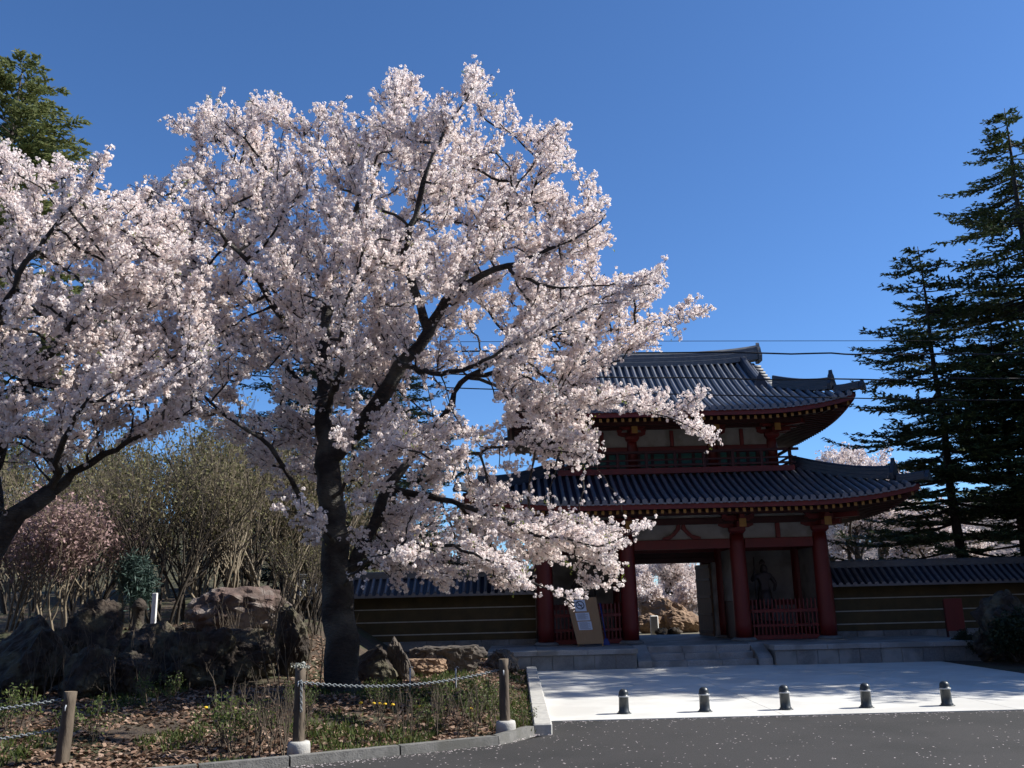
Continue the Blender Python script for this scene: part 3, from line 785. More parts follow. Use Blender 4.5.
# ================================================================== ROOFED EARTHEN WALLS
def earth_wall(x0, x1, y, label, group='roofed earthen walls beside the gate'):
    w = empty('roofed_wall', ((x0 + x1) / 2, y, 0.3), label, 'wall', group)
    zb = 0.566 if x0 > 8 else 0.0
    mb = MB(); mb.bbox(x0, x1, y - 0.30, y + 0.30, 0.75, 2.22, 0.02); P(mb, 'wall_body', M['earthwall'], w)
    mb = MB()
    n = max(1, round((x1 - x0) / 0.9))
    for k in range(n):
        a = x0 + (x1 - x0) * k / n; b = x0 + (x1 - x0) * (k + 1) / n
        mb.bbox(a + 0.004, b - 0.004, y - 0.38, y + 0.38, -0.1, 0.747, 0.02)
    P(mb, 'base_stones', M['granite'], w)
    for z in (0.97, 1.38, 1.79):
        mb = MB(); mb.box(x0, x1, y - 0.306, y - 0.299, z - 0.017, z + 0.017); P(mb, 'stripe', M['wallstripe'], w)
    mb = MB(); mb.box(x0, x1, y - 0.36, y + 0.36, 2.17, 2.225 + 0.02); P(mb, 'eave_plate', M['darkred'], w)
    mb = MB(); mb.box(x0, x1, y - 0.47, y - 0.37, 2.165, 2.215)
    P(mb, 'eave_plaster', M['plaster'], w)
    # gabled tile roof
    mb = MB(); E_, H_ = 0.82, 0.62; ze = 2.24
    prof = lambda d: ze + 0.62 * d + 0.15 * d * d
    for s in (-1, 1):
        K = 5; vs = []
        for x in (x0, x1):
            for j in range(K + 1): d = E_ * j / K; vs.append((x, y + s * (E_ - d), prof(d)))
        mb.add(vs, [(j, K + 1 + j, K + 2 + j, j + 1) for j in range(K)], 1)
        mb.box(x0, x1, *sorted((y + s * E_, y + s * (E_ - 0.06))), ze - 0.07, ze - 0.005)
        n = int((x1 - x0) / 0.235)
        for i in range(n):
            x = x0 + 0.12 + i * 0.235; r = 0.056; vs = []
            for j in range(5):
                d = -0.03 + (E_ - 0.05) * j / 4
                for q in range(7):
                    t = math.pi * q / 6; vs.append((x + r * math.cos(t), y + s * (E_ - d), prof(d) + 0.01 + r * math.sin(t) * 1.7))
            mb.add(vs, [(a * 7 + q, a * 7 + q + 1, (a + 1) * 7 + q + 1, (a + 1) * 7 + q) for a in range(4) for q in range(6)], 0, True)
            k = 8; c = Vector((x, y + s * (E_ + 0.035), prof(0) + 0.0))
            mb.add([c + Vector((0.075 * math.cos(2 * math.pi * q / k), 0, 0.075 * math.sin(2 * math.pi * q / k))) for q in range(k)], [tuple(range(k))])
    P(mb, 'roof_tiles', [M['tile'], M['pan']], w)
    mb = MB(); sweep(mb, [Vector((x0, y, prof(E_) - 0.06)), Vector((x1, y, prof(E_) - 0.06))], 0.30, 0.24); P(mb, 'ridge_cap', M['ridge'], w)
    return w
earth_wall(-7.5, 0.60, 31.0, 'long ochre plaster wall with white lines under dark tiles, left of the gate')
earth_wall(10.22, 26.0, 31.0, 'long ochre plaster wall with white lines under dark tiles, right of the gate')

# ================================================================== SMALL THINGS AT THE GATE
def xyz(px, py, Y): return at(px, py, Y)
# leaning notice board on the platform
Yb = 28.9
nb = empty('notice_board', (at(588, 645, Yb).x, Yb, 0.57), 'tan leaning notice board with a no-smoking style sign and white sheets, left of the doorway', 'notice board')
c_tl, c_tr, c_br, c_bl = [at(px, py, Yb) for px, py in ((566, 598), (596, 597), (603, 643), (577, 644))]
off = Vector((0, -0.04, 0))
def bil(u, v, yo=0.0, lean=0.28):
    p = c_tl * (1 - u) * (1 - v) + c_tr * u * (1 - v) + c_br * u * v + c_bl * (1 - u) * v
    return Vector((p.x, Yb - lean * v * 1.0 + yo, p.z))
def patch(mb, u0, u1, v0, v1, y0, y1, mi=0):
    q = [bil(u0, v0, y0), bil(u1, v0, y0), bil(u1, v1, y0), bil(u0, v1, y0)]
    q2 = [bil(u0, v0, y1), bil(u1, v0, y1), bil(u1, v1, y1), bil(u0, v1, y1)]
    mb.add(q + q2, [(3, 2, 1, 0), (4, 5, 6, 7), (0, 1, 5, 4), (1, 2, 6, 5), (2, 3, 7, 6), (3, 0, 4, 7)], mi)
mb = MB(); patch(mb, 0, 1, 0, 1, -0.02, 0.02); P(mb, 'board', M['board'], nb)
for (u0, u1, v0, v1) in ((0.22, 0.60, 0.05, 0.30), (0.18, 0.66, 0.33, 0.50), (0.19, 0.68, 0.52, 0.70)):
    mb = MB(); patch(mb, u0, u1, v0, v1, -0.026, -0.0215); pp = P(mb, 'paper', M['paper'], nb)
    mb = MB()
    if v0 < 0.1:
        cu, cv = (u0 + u1) / 2, (v0 + v1) / 2 - 0.01; k = 24; ru, rv = 0.15, 0.095
        for q in range(k):
            t0, t1 = 2 * math.pi * q / k, 2 * math.pi * (q + 1) / k
            mb.add([bil(cu + ru * f * math.cos(t), cv + rv * f * math.sin(t), -0.029) for f, t in ((1, t0), (1, t1), (.78, t1), (.78, t0))], [(0, 1, 2, 3)])
        mb.add([bil(cu - .10, cv - .075, -0.030), bil(cu - .07, cv - .085, -0.030), bil(cu + .10, cv + .075, -0.030), bil(cu + .07, cv + .085, -0.030)], [(3, 2, 1, 0)])
        patch(mb, cu - 0.09, cu + 0.08, cv - 0.008, cv + 0.012, -0.0285, -0.027)
    else:
        for k in range(8):
            v = v0 + 0.02 + k * 0.019
            if v < v1 - 0.02: patch(mb, u0 + 0.05, u1 - (0.05 if k % 2 else 0.14), v, v + 0.006, -0.0285, -0.0265)
    o = mb.build('print', M['ink']); o.parent = pp
for (u, px2) in ((0.06, 572), (0.94, 606)):
    mb = MB(); a = bil(u, 0.02, 0.05); b = Vector((a.x + (0.33 if u < .5 else .30), Yb + 0.42, 0.572)); mb.tube([a, b], 0.022, 6); P(mb, 'rear_leg', M['board'], nb)
for u in (0.04, 0.96):
    mb = MB(); a = bil(u, 0.95, 0.01); b = bil(u, 1.0, 0.01); b.z = 0.572; mb.tube([a, b], 0.025, 6); P(mb, 'front_leg', M['board'], nb)
# blue broom leaning by the column
br = empty('broom', (at(606, 645, 29.2).x, 29.2, 0.57), 'thin blue-handled broom leaning beside the notice board', 'broom')
mb = MB(); a = at(606, 640, 29.2); b = at(600, 603, 29.5); a.z = 0.75; mb.tube([a, b], 0.018, 8); P(mb, 'handle', M['blue'], br)
mb = MB(); c = a.copy(); vs = [(c.x - .05, c.y - .02, .76), (c.x + .05, c.y - .02, .76), (c.x + .05, c.y + .02, .76), (c.x - .05, c.y + .02, .76), (c.x - .13, c.y - .03, .572), (c.x + .13, c.y - .03, .572), (c.x + .13, c.y + .03, .572), (c.x - .13, c.y + .03, .572)]
mb.add(vs, [(0, 1, 2, 3), (7, 6, 5, 4), (0, 4, 5, 1), (1, 5, 6, 2), (2, 6, 7, 3), (3, 7, 4, 0)]); P(mb, 'brush', M['blue'], br)
# red standing board by the right wall
p = at(958, 642, 29.0)
rb = empty('red_signboard', (p.x, 29.0, 0.5), 'plain dark red upright board before the right-hand wall', 'signboard')
mb = MB(); mb.bbox(p.x - 0.28, p.x + 0.28, 28.97, 29.03, 0.75, 1.72, 0.01); P(mb, 'board', M['red'], rb)
for s in (-1, 1):
    mb = MB(); mb.bbox(p.x + s * 0.25 - 0.03, p.x + s * 0.25 + 0.03, 29.032, 29.09, 0.5, 1.70, 0.005); P(mb, 'post', M['darkred'], rb)
# small white marker seen through the doorway
p = at(655, 636, 38.0)
mb = MB(); mb.bbox(p.x - 0.16, p.x + 0.16, 37.9, 38.1, 0.5, 1.25, 0.03)
tag(mb.build('white_marker', M['whitepaint']), 'small white standing marker seen through the gate doorway', 'marker')

# guardian statues
def figure(name, X, label, flip):
    root = empty(name, (X, 31.2, ZB), label, 'statue', 'guardian figures in the side bays')
    mb = MB(); mb.bbox(X - 0.45, X + 0.45, 30.85, 31.6, ZB + 0.002, ZB + 0.55, 0.03); P(mb, 'pedestal', M['darkred'], root)
    f = flip
    # joints (relative): pelvis root first
    J = [((0, 0, 0.98), .15), ((0, 0, 1.18), .14), ((0, -.02, 1.42), .19), ((0, -.02, 1.58), .08), ((0.02 * f, -.05, 1.74), .125), ((0.02 * f, -.05, 1.86), .09),
         ((.22, -.02, 1.48), .09), ((.42, -.05, 1.32), .07), ((.36, -.22, 1.55), .05), ((.34, -.26, 1.66), .045),
         ((-.22, -.02, 1.48), .09), ((-.38, -.03, 1.22), .07), ((-.28, -.2, 1.02), .05), ((-.24, -.27, .98), .045),
         ((.13, 0, .88), .13), ((.2, -.08, .5), .09), ((.24, -.02, .12), .06), ((.26, -.14, .05), .05),
         ((-.13, 0, .88), .13), ((-.16, -.02, .5), .09), ((-.18, 0, .12), .06), ((-.2, -.13, .05), .05)]
    Ed = [(0, 1), (1, 2), (2, 3), (3, 4), (4, 5), (2, 6), (6, 7), (7, 8), (8, 9), (2, 10), (10, 11), (11, 12), (12, 13), (0, 14), (14, 15), (15, 16), (16, 17), (0, 18), (18, 19), (19, 20), (20, 21)]
    me = bpy.data.meshes.new('body'); me.from_pydata([(x * f, y, z) for (x, y, z), r in J], Ed, [])
    me.materials.append(M['statue'])
    o = bpy.data.objects.new('body', me); COL.objects.link(o)
    o.modifiers.new('skin', 'SKIN')
    for i, (_, r) in enumerate(J): me.skin_vertices[0].data[i].radius = (r, r); me.skin_vertices[0].data[i].use_root = (i == 0)
    s = o.modifiers.new('sub', 'SUBSURF'); s.levels = s.render_levels = 2
    o.parent = root; o.location = (0, 0, 0.55)
    # skirt of the robe, flying scarf, staff
    mb = MB(); mb.lathe(0, 0, [(.34, .42), (.30, .6), (.22, .85), (.18, 1.02)], 14); s_ = mb.build('robe', M['statue'], root); s_.location = (0, 0, .55)
    mb = MB(); mb.tube([Vector((.36 * f, -.25, .35)), Vector((.35 * f, -.25, 2.1))], .022, 6); s_ = mb.build('staff', M['statue'], root); s_.location = (0, 0, .55)
    mb = MB(); mb.lathe(0.02 * f, -.05, [(.11, 1.86), (.10, 1.93), (.05, 2.0), (.02, 2.03)], 10); s_ = mb.build('topknot', M['statue'], root); s_.location = (0, 0, .55)
figure('guardian_statue', CX - 3.15, 'dark carved guardian figure in the left bay of the gate', 1)
figure('guardian_statue', CX + 2.95, 'dark carved guardian figure in the right bay of the gate', -1)

# ================================================================== BOLLARDS
def bollard_mb():
    root = empty('bollard', (0, 0, 0), 'x', 'bollard', 'short dark bollards along the forecourt edge')
    mb = MB(); mb.lathe(0, 0, [(.105, 0), (.105, .03), (.09, .045), (.085, .27), (.095, .275), (.095, .30), (.085, .305), (.085, .34), (.078, .37), (.06, .395), (.035, .41), (.008, .415)], 22)
    mb.build('post', M['iron'], root)
    mb = MB(); mb.lathe(0, 0, [(.096, .277), (.0985, .28), (.0985, .296), (.096, .299)], 22); mb.build('band', M['steel'], root)
    mb = MB(); mb.lathe(0, 0, [(.13, 0), (.13, .008), (.108, .014)], 22); mb.build('base_flange', M['iron'], root)
    return root
bl = bollard_mb()
names = ['leftmost of the five dark bollards, below the left-hand stair cheek', 'second dark bollard from the left, below the middle of the steps',
         'middle dark bollard of the five, right below the right stair cheek', 'fourth dark bollard from the left, amid streaky tree shadow',
         'rightmost whole dark bollard, standing in broken fir shadow']
for i, px in enumerate((624, 705, 786, 867, 948)):
    b = bl if i == 0 else copy_tree(bl)
    b.location = (at(px, 711, 16.75).x, 16.75, 0.016); b['label'] = names[i]; b.rotation_euler = (R((0, .8, -.9, .5, 1.0)[i]), R((1.0, -.6, .4, -1.3, .7)[i]), i * .7)

# ================================================================== LOG POSTS, CHAINS
def log_post(px, Y, ztop, r, label, base=True, tilt=0.0):
    x = at(px, 740, Y).x
    z0 = 0.0 if base else 0.0
    root = empty('log_post', (x, Y, 0.0), label, 'post', 'log posts of the garden chain fence')
    mb = MB(); n = 9
    path = [Vector((tilt * t + 0.008 * noise.noise(Vector((t * 3, px, 0))), 0.006 * noise.noise(Vector((px, t * 3, 0))), t * ztop)) for t in np.linspace(0, 1, n)]
    mb.tube(path, [r * (1.08 - 0.12 * i / n) for i in range(n)], 14, 0, jit=0.12)
    mb.mi[-1] = 1
    lg = mb.build('log', [M['log'], M['logend']], root)
    mb = MB(); mb.tube([Vector((tilt, -r - .01, ztop - .16)), Vector((tilt, -r - .03, ztop - .19)), Vector((tilt, -r - .03, ztop - .23))], 0.01, 6); mb.build('hook', M['steel'], root)
    if base:
        mb = MB(); mb.lathe(0, 0, [(.155, -.05), (.15, .2), (.14, .235), (.11, .245)], 20); mb.build('concrete_foot', M['kerbstone'], root)
    return x, Y
pA = log_post(299, 12.75, 1.17, 0.072, 'lichen-frosted log post in a white concrete foot with chain knotted at its top', tilt=-0.01)
pB = log_post(506, 14.35, 1.13, 0.075, 'brown log post in a concrete foot beside the white kerb end', tilt=-0.015)
pC = log_post(64, 12.3, 0.98, 0.078, 'tan log post with plain cut top at the lower left, no foot in view', base=False, tilt=0.03)
def chain(a, b, sag, label, lk=0.052):
    a = Vector(a); b = Vector(b); L = (b - a).length; n = int(L * 1.02 / (lk * 0.78))
    mb = MB()
    for i in range(n):
        t = (i + .5) / n; p = a.lerp(b, t); p.z -= sag * 4 * t * (1 - t)
        t2 = t + 0.01; q = a.lerp(b, t2); q.z -= sag * 4 * t2 * (1 - t2)
        d = (q - p).normalized(); sd = d.cross(Vector((0, 0, 1))).normalized(); up = sd.cross(d)
        w = sd if i % 2 else up
        ring = [p + d * (lk * 0.5 * math.cos(u)) + w * (lk * 0.32 * math.sin(u)) for u in [2 * math.pi * k / 8 for k in range(9)]]
        mb.tube(ring, 0.0075, 4, caps=False, ref=d.cross(w) + Vector((.01, .02, .03)))
    o = mb.build('chain', M['chain'], loc=a); tag(o, label, 'chain', 'chains slung between the garden posts'); return o
chain((pA[0], pA[1] - .09, 1.0), (pB[0] - .09, pB[1], 0.97), 0.13, 'grey chain sagging between the two footed log posts')
o = chain((pA[0] + .03, pA[1] - .10, 1.02), (pA[0] + .035, pA[1] - .085, 0.62), 0.0, 'loose end of chain hanging straight down the frosted log post')
chain((pC[0] - .09, pC[1], 0.88), (pC[0] - 2.6, pC[1] - 1.2, 0.80), 0.06, 'upper grey chain running left from the tan log post')
chain((pC[0] - .09, pC[1], 0.52), (pC[0] - 2.6, pC[1] - 1.2, 0.42), 0.06, 'lower grey chain running left from the tan log post')
# lichen frost on top of post A
mb = MB(); k = 0
V = puffs(np.array([[pA[0] + random.gauss(0, .05), pA[1] + random.gauss(0, .045), 1.18 + random.random() * .05] for _ in range(26)]), 8, 0.03, 0.014)
o = quads_np('lichen_tuft', V, leaf_mat('lichen', [(0.25, 0.26, 0.22), (0.45, 0.46, 0.42)], .9, .1), loc=(pA[0], pA[1], 1.17)); tag(o, 'pale grey lichen tuft capping the log post', 'lichen')
for px, top, bot, nm in ((410, 668, 706, 'thin grey metal stake standing before the flat-topped boulder'), (456, 668, 700, 'thin grey metal stake to the right of the flat-topped boulder')):
    p = at(px, bot, 17.6); zt = at(px, top, 17.6).z
    z0 = gz(p.x, 17.6) - 0.05
    mb = MB(); mb.tube([Vector((p.x, 17.6, z0)), Vector((p.x, 17.6, zt))], 0.017, 8)
    mb.tube([Vector((p.x, 17.6, zt)), Vector((p.x + .03, 17.58, zt + .03)), Vector((p.x + .06, 17.57, zt))], 0.008, 6)
    tag(mb.build('metal_stake', M['steel'], loc=(p.x, 17.6, z0)), nm, 'stake', 'metal stakes in the garden')

# ================================================================== POWER LINES
for (pts, r, nm) in (([(-300, 338), (0, 342), (350, 342), (700, 341), (1100, 341), (1400, 344)], .009, 'thinnest and topmost power line crossing the sky'),
                     ([(-300, 338), (0, 344), (330, 350), (760, 353), (900, 354), (1100, 353), (1400, 349)], .024, 'thick wavy power cable just above the upper roof ridge'),
                     ([(-300, 352), (0, 361), (197, 367), (430, 373), (760, 379), (1024, 378), (1400, 372)], .022, 'dark power line crossing in front of the upper roof slope'),
                     ([(-300, 358), (0, 366), (200, 372), (430, 387), (850, 398), (1024, 400), (1400, 398)], .018, 'lowest power line passing the upper eave tip')):
    Y = 24.0; P3 = [at(a, b, Y) for a, b in pts]; path = []
    for i in range(len(P3) - 1):
        for k in range(8):
            t = k / 8; p0 = P3[max(i - 1, 0)]; p1 = P3[i]; p2 = P3[i + 1]; p3 = P3[min(i + 2, len(P3) - 1)]
            q = 0.5 * ((2 * p1) + (p2 - p0) * t + (2 * p0 - 5 * p1 + 4 * p2 - p3) * t * t + (3 * p1 - p0 - 3 * p2 + p3) * t ** 3); path.append(q)
    path.append(P3[-1])
    mb = MB()
    if r > .018:
        path = [p + Vector((0, 0, 0.02 * math.sin(i * 1.7))) for i, p in enumerate(path)]
    mb.tube(path, r, 5)
    tag(mb.build('power_line', M['wire'], loc=path[0]), nm, 'power line', 'power lines across the view')

# ================================================================== ROCKS
def boulder(px, py, Y, w, h, dpt, m, label, seed, group=None, flat=False, z0=None, rz=0.0, name='boulder'):
    """px,py is where the middle of its foot shows"""
    p = at(px, py, Y); 
    z = z0 if z0 is not None else gz(p.x, Y)
    rs = random.Random(seed)
    bm = bmesh.new()
    for _ in range(15):
        v = Vector((rs.gauss(0, 1), rs.gauss(0, 1), rs.gauss(0, 1))).normalized()
        if flat and v.z > 0.45: v.z = 0.45 + rs.random() * .05; v.x *= 1.25; v.y *= 1.25
        bm.verts.new(v)
    if flat:
        for s in range(7):
            t = s / 7 * 6.28; bm.verts.new((0.85 * math.cos(t), 0.85 * math.sin(t), 0.48 + rs.random() * .05))
    bmesh.ops.convex_hull(bm, input=bm.verts)
    for v in [v for v in bm.verts if not v.link_faces]: bm.verts.remove(v)
    bmesh.ops.triangulate(bm, faces=bm.faces)
    bmesh.ops.subdivide_edges(bm, edges=bm.edges, cuts=5, use_grid_fill=True)
    bmesh.ops.smooth_vert(bm, verts=bm.verts, factor=0.35, use_axis_x=True, use_axis_y=True, use_axis_z=True)
    bmesh.ops.subdivide_edges(bm, edges=bm.edges, cuts=1, use_grid_fill=True)
    zs = [v.co.z for v in bm.verts]; xs = [v.co.x for v in bm.verts]; ys = [v.co.y for v in bm.verts]
    cz, hz_ = min(zs), max(zs) - min(zs); sx = w / (max(xs) - min(xs)); sy = dpt / (max(ys) - min(ys)); sz = h * 1.18 / hz_
    cx_, cy_ = (max(xs) + min(xs)) / 2, (max(ys) + min(ys)) / 2
    rot = Matrix.Rotation(rz, 3, 'Z')
    for v in bm.verts:
        q = v.co.copy()
        nn = noise.noise(q * 2.2 + Vector((seed, 0, 0))) * .13 + noise.noise(q * 5 + Vector((0, seed, 0))) * .08 - .10 * max(0, .25 - abs(noise.noise(q * 3.1 + Vector((seed, seed, 0))))) / .25 + noise.noise(q * 11) * .035 + noise.noise(q * 23) * .015
        q *= 1 + nn
        q = Vector(((q.x - cx_) * sx, (q.y - cy_) * sy, (q.z - cz) * sz - h * 0.18))
        v.co = rot @ q
    me = bpy.data.meshes.new(name); bm.to_mesh(me); bm.free()
    me.materials.append(M[m])
    for pl in me.polygons: pl.use_smooth = (pl.index % 1 == 0) and False
    o = bpy.data.objects.new(name, me); COL.objects.link(o); o.location = (p.x, Y, z)
    return tag(o, label, 'boulder', group)
GR = 'boulders of the left rockery'
rocks = [
 (24, 690, 17.8, 1.9, 1.55, 1.3, 'rock', 'big slanted dark boulder at the left frame edge', 3),
 (92, 672, 19.4, 1.7, 1.75, 1.3, 'rock', 'tallest near-black block with a flat top in the left rockery', 5),
 (150, 668, 19.3, 1.5, 1.35, 1.2, 'rock', 'ribbed grey boulder leaning right in the left rockery below the white marker post', 11),
 (88, 692, 17.2, 1.0, 0.95, 0.9, 'rock', 'low pale-faced boulder below the tall near-black block', 13),
 (133, 690, 17.6, 0.9, 0.8, 0.8, 'rock', 'small dark boulder at the foot of the ribbed grey boulder', 17),
 (192, 680, 18.8, 1.7, 1.15, 1.2, 'rock', 'wide brown boulder to the right of the ribbed grey one', 19),
 (240, 680, 19.4, 1.6, 1.1, 1.2, 'rock', 'rounded brown mossy boulder below the pinkish rock face', 23),
 (238, 650, 21.8, 2.5, 1.0, 1.4, 'rockred', 'pinkish broad rock face above the mossy boulder', 29),
 (290, 668, 20.0, 0.8, 1.5, 0.8, 'rock', 'narrow upright grey stone at the left foot of the cherry trunk', 31),
 (372, 690, 19.5, 1.1, 0.75, 0.9, 'rock', 'low brown boulder at the right foot of the cherry trunk', 37),
 (399, 694, 19.6, 0.6, 0.9, 0.6, 'rockgrey', 'squat squarish stone beside the flat-topped boulder', 41),
]
for (px, py, Y, w, h, d, m, lab, sd) in rocks: boulder(px, py, Y, w, h, d, m, lab, sd, GR)
boulder(447, 690, 21.0, 1.7, 0.56, 1.1, 'rockgrey', 'flat-topped grey boulder before the left wall', 43, None, flat=True)
boulder(503, 684, 23.5, 0.8, 0.6, 0.7, 'rockgrey', 'pale broken stone behind the footed post near the kerb', 47)
boulder(425, 688, 20.5, 1.0, 0.35, 0.6, 'rocktan', 'low tan slab of stone under the flat-topped boulder', 49, None, flat=True)
boulder(1018, 655, 25.5, 1.9, 1.75, 1.5, 'rock', 'huge dark boulder at the right frame edge', 53, None, z0=0.2)
boulder(958, 655, 27.6, 1.5, 0.62, 0.9, 'rock', 'low dark boulder at the foot of the red signboard', 59, None, z0=0.05)
boulder(992, 655, 26.3, 1.1, 0.8, 0.9, 'rock', 'mid-sized dark stone between the red signboard and the huge boulder', 61, None, z0=0.15)
GD = 'boulders seen through the doorway'
boulder(652, 636, 39.5, 1.25, 0.85, 1.0, 'rocktan', 'round tan boulder at left in the doorway', 67, GD, z0=.5)
boulder(668, 632, 42.0, 2.3, 1.5, 1.6, 'rocktan', 'largest and tallest tan boulder in the doorway', 71, GD, z0=.5)
boulder(685, 636, 39.5, 1.5, 0.95, 1.2, 'rocktan', 'brown boulder at right in the doorway', 73, GD, z0=.5)
for i, (px, lab) in enumerate(((662, 'small grey stone low between the doorway boulders'), (676, 'small grey stone before the right doorway boulder'))):
    boulder(px, 638, 37.5, .6, .28, .5, 'rockgrey', lab, 80 + i, GD, z0=.5, name='stone')
# white marker post in the rockery
p = at(154, 612, 21.5)
mb = MB(); zt = at(154, 593, 21.5).z; mb.bbox(p.x - .055, p.x + .055, 21.46, 21.54, gz(p.x, 21.5) - .1, zt, .01)
tag(mb.build('marker_post', M['whitepaint']), 'slim white marker post among the rockery shrubs', 'post')
# dark lantern-like stone beside it
p = at(139, 612, 21.8); mb = MB(); z = gz(p.x, 21.8) - .05; mb.lathe(p.x, 21.8, [(.2, z), (.17, z + .15), (.13, z + .2), (.13, z + .55), (.2, z + .6), (.12, z + .75), (.03, z + .82)], 10)
tag(mb.build('stone_marker', M['rock']), 'short dark stone marker to the left of the white marker post', 'stone marker')

# ================================================================== TREES
def resample(pts, step):
    out = []; n = len(pts)
    P_ = [Vector(p) for p in pts]
    for i in range(n - 1):
        p0 = P_[max(i - 1, 0)]; p1 = P_[i]; p2 = P_[i + 1]; p3 = P_[min(i + 2, n - 1)]
        k = max(1, int((p2 - p1).length / step))
        for j in range(k):
            t = j / k
            out.append(0.5 * ((2 * p1) + (p2 - p0) * t + (2 * p0 - 5 * p1 + 4 * p2 - p3) * t * t + (3 * p1 - p0 - 3 * p2 + p3) * t ** 3))
    out.append(P_[-1]); return out
class Skeleton:
    def __init__(s): s.p = []; s.par = []; s.r0 = []; s.big = []
    def limb(s, pts, r0, r1, step=0.22, wob=0.05):
        path = resample(pts, step)
        st = path[0]; par = -1
        if s.p:
            par = min(range(len(s.p)), key=lambda i: (s.p[i] - st).length_squared)
        n = len(path)
        for i, q in enumerate(path):
            if i == 0 and par >= 0: continue
            if par >= 0 or i: q = q + Vector((noise.noise(q * 1.1 + Vector((3, 0, 0))), noise.noise(q * 1.1 + Vector((0, 7, 0))), noise.noise(q * 1.1 + Vector((0, 0, 11))))) * wob * 2.4 + Vector((noise.noise(q * 3.1), noise.noise(q * 3.1 + Vector((5, 5, 0))), noise.noise(q * 3.1 + Vector((0, 5, 9))))) * wob * 1.6
            s.p.append(q); s.par.append(par); t = i / max(1, n - 1); s.r0.append(r1 + (r0 - r1) * (1 - t) ** 1.25); s.big.append(True); par = len(s.p) - 1
    def colonize(s, A, infl, kill, step, iters, up=0.05, rnd=0.25):
        A = [Vector(a) for a in A]
        for it in range(iters):
            kd = KDTree(len(s.p))
            for i, q in enumerate(s.p): kd.insert(q, i)
            kd.balance()
            acc = {}; left = []
            for a in A:
                co, i, d = kd.find(a)
                if d < kill: continue
                left.append(a)
                if d < infl:
                    v = (a - co) / d
                    if i in acc: acc[i][0] += v
                    else: acc[i] = [v.copy()]
            A = left
            if not acc: break
            for i, (v,) in acc.items():
                if v.length < 1e-3: continue
                d = v.normalized() + Vector((random.gauss(0, rnd), random.gauss(0, rnd), random.gauss(0, rnd) + up))
                d.normalize(); q = s.p[i] + d * step
                s.p.append(q); s.par.append(i); s.r0.append(0); s.big.append(False)
    def radii(s, tip=0.005, e=2.2):
        n = len(s.p); acc = [0.0] * n; r = [0.0] * n
        s.kids = [0] * n
        for i in range(n - 1, -1, -1):
            ri = tip if acc[i] == 0 else acc[i] ** (1 / e)
            if s.big[i]: ri = max(min(ri, s.r0[i] * 1.1), s.r0[i])
            else: ri = min(ri, 0.075)
            r[i] = ri
            if s.par[i] >= 0: acc[s.par[i]] += ri ** e; s.kids[s.par[i]] += 1
        s.r = r
        return r
    def mesh(s, k, sel):
        """ring per node; k sides; sel(i) chooses the nodes drawn"""
        n = len(s.p); P_ = np.array([tuple(q) for q in s.p]); par = np.array(s.par)
        D = np.zeros_like(P_); hp = par >= 0
        D[hp] = P_[hp] - P_[par[hp]]
        Dn = np.linalg.norm(D, axis=1, keepdims=True); D = np.where(Dn > 1e-6, D / (Dn + 1e-9), np.array([[0, 0, 1.]]))
        ref = np.array([0.13, 0.97, 0.21]); a = np.cross(np.broadcast_to(ref, D.shape), D); an = np.linalg.norm(a, axis=1, keepdims=True)
        a = np.where(an > 0.05, a / (an + 1e-9), np.array([[1., 0, 0]])); b = np.cross(D, a)
        r = np.array(s.r)
        idx = np.array([i for i in range(n) if par[i] >= 0 and sel(i)], dtype=int)
        t = 2 * np.pi * np.arange(k) / k
        def ring(c, ax, bx, rr): return c[:, None, :] + (ax[:, None, :] * np.cos(t)[None, :, None] + bx[:, None, :] * np.sin(t)[None, :, None]) * rr[:, None, None]
        pi = par[idx]
        rp = np.minimum(r[pi], r[idx] * 1.6)
        # parent end: use the parent's own frame when it is nearly in line
        al = (D[pi] * D[idx]).sum(1) > 0.5
        A0 = np.where(al[:, None], a[pi], a[idx]); B0 = np.where(al[:, None], b[pi], b[idx])
        R0 = ring(P_[pi], A0, B0, rp); R1 = ring(P_[idx], a[idx], b[idx], r[idx])
        q = []
        for j in range(k):
            j2 = (j + 1) % k
            q.append(np.stack([R0[:, j], R0[:, j2], R1[:, j2], R1[:, j]], axis=1))
        return np.concatenate(q, axis=0)
def merge_smooth(o, dist=0.0008):
    bm = bmesh.new(); bm.from_mesh(o.data); bmesh.ops.remove_doubles(bm, verts=bm.verts, dist=dist)
    for f in bm.faces: f.smooth = True
    bm.to_mesh(o.data); bm.free()
def inpoly(x, y, poly):
    c = False; n = len(poly); j = n - 1
    for i in range(n):
        xi, yi = poly[i]; xj, yj = poly[j]
        if (yi > y) != (yj > y) and x < (xj - xi) * (y - yi) / (yj - yi) + xi: c = not c
        j = i
    return c
def pdist(x, y, poly):
    m = 1e9; n = len(poly)
    for i in range(n):
        x0, y0 = poly[i]; x1, y1 = poly[(i + 1) % n]
        L = (x1 - x0) ** 2 + (y1 - y0) ** 2; t = max(0, min(1, ((x - x0) * (x1 - x0) + (y - y0) * (y1 - y0)) / (L + 1e-9)))
        m = min(m, math.hypot(x - x0 - t * (x1 - x0), y - y0 - t * (y1 - y0)))
    return m
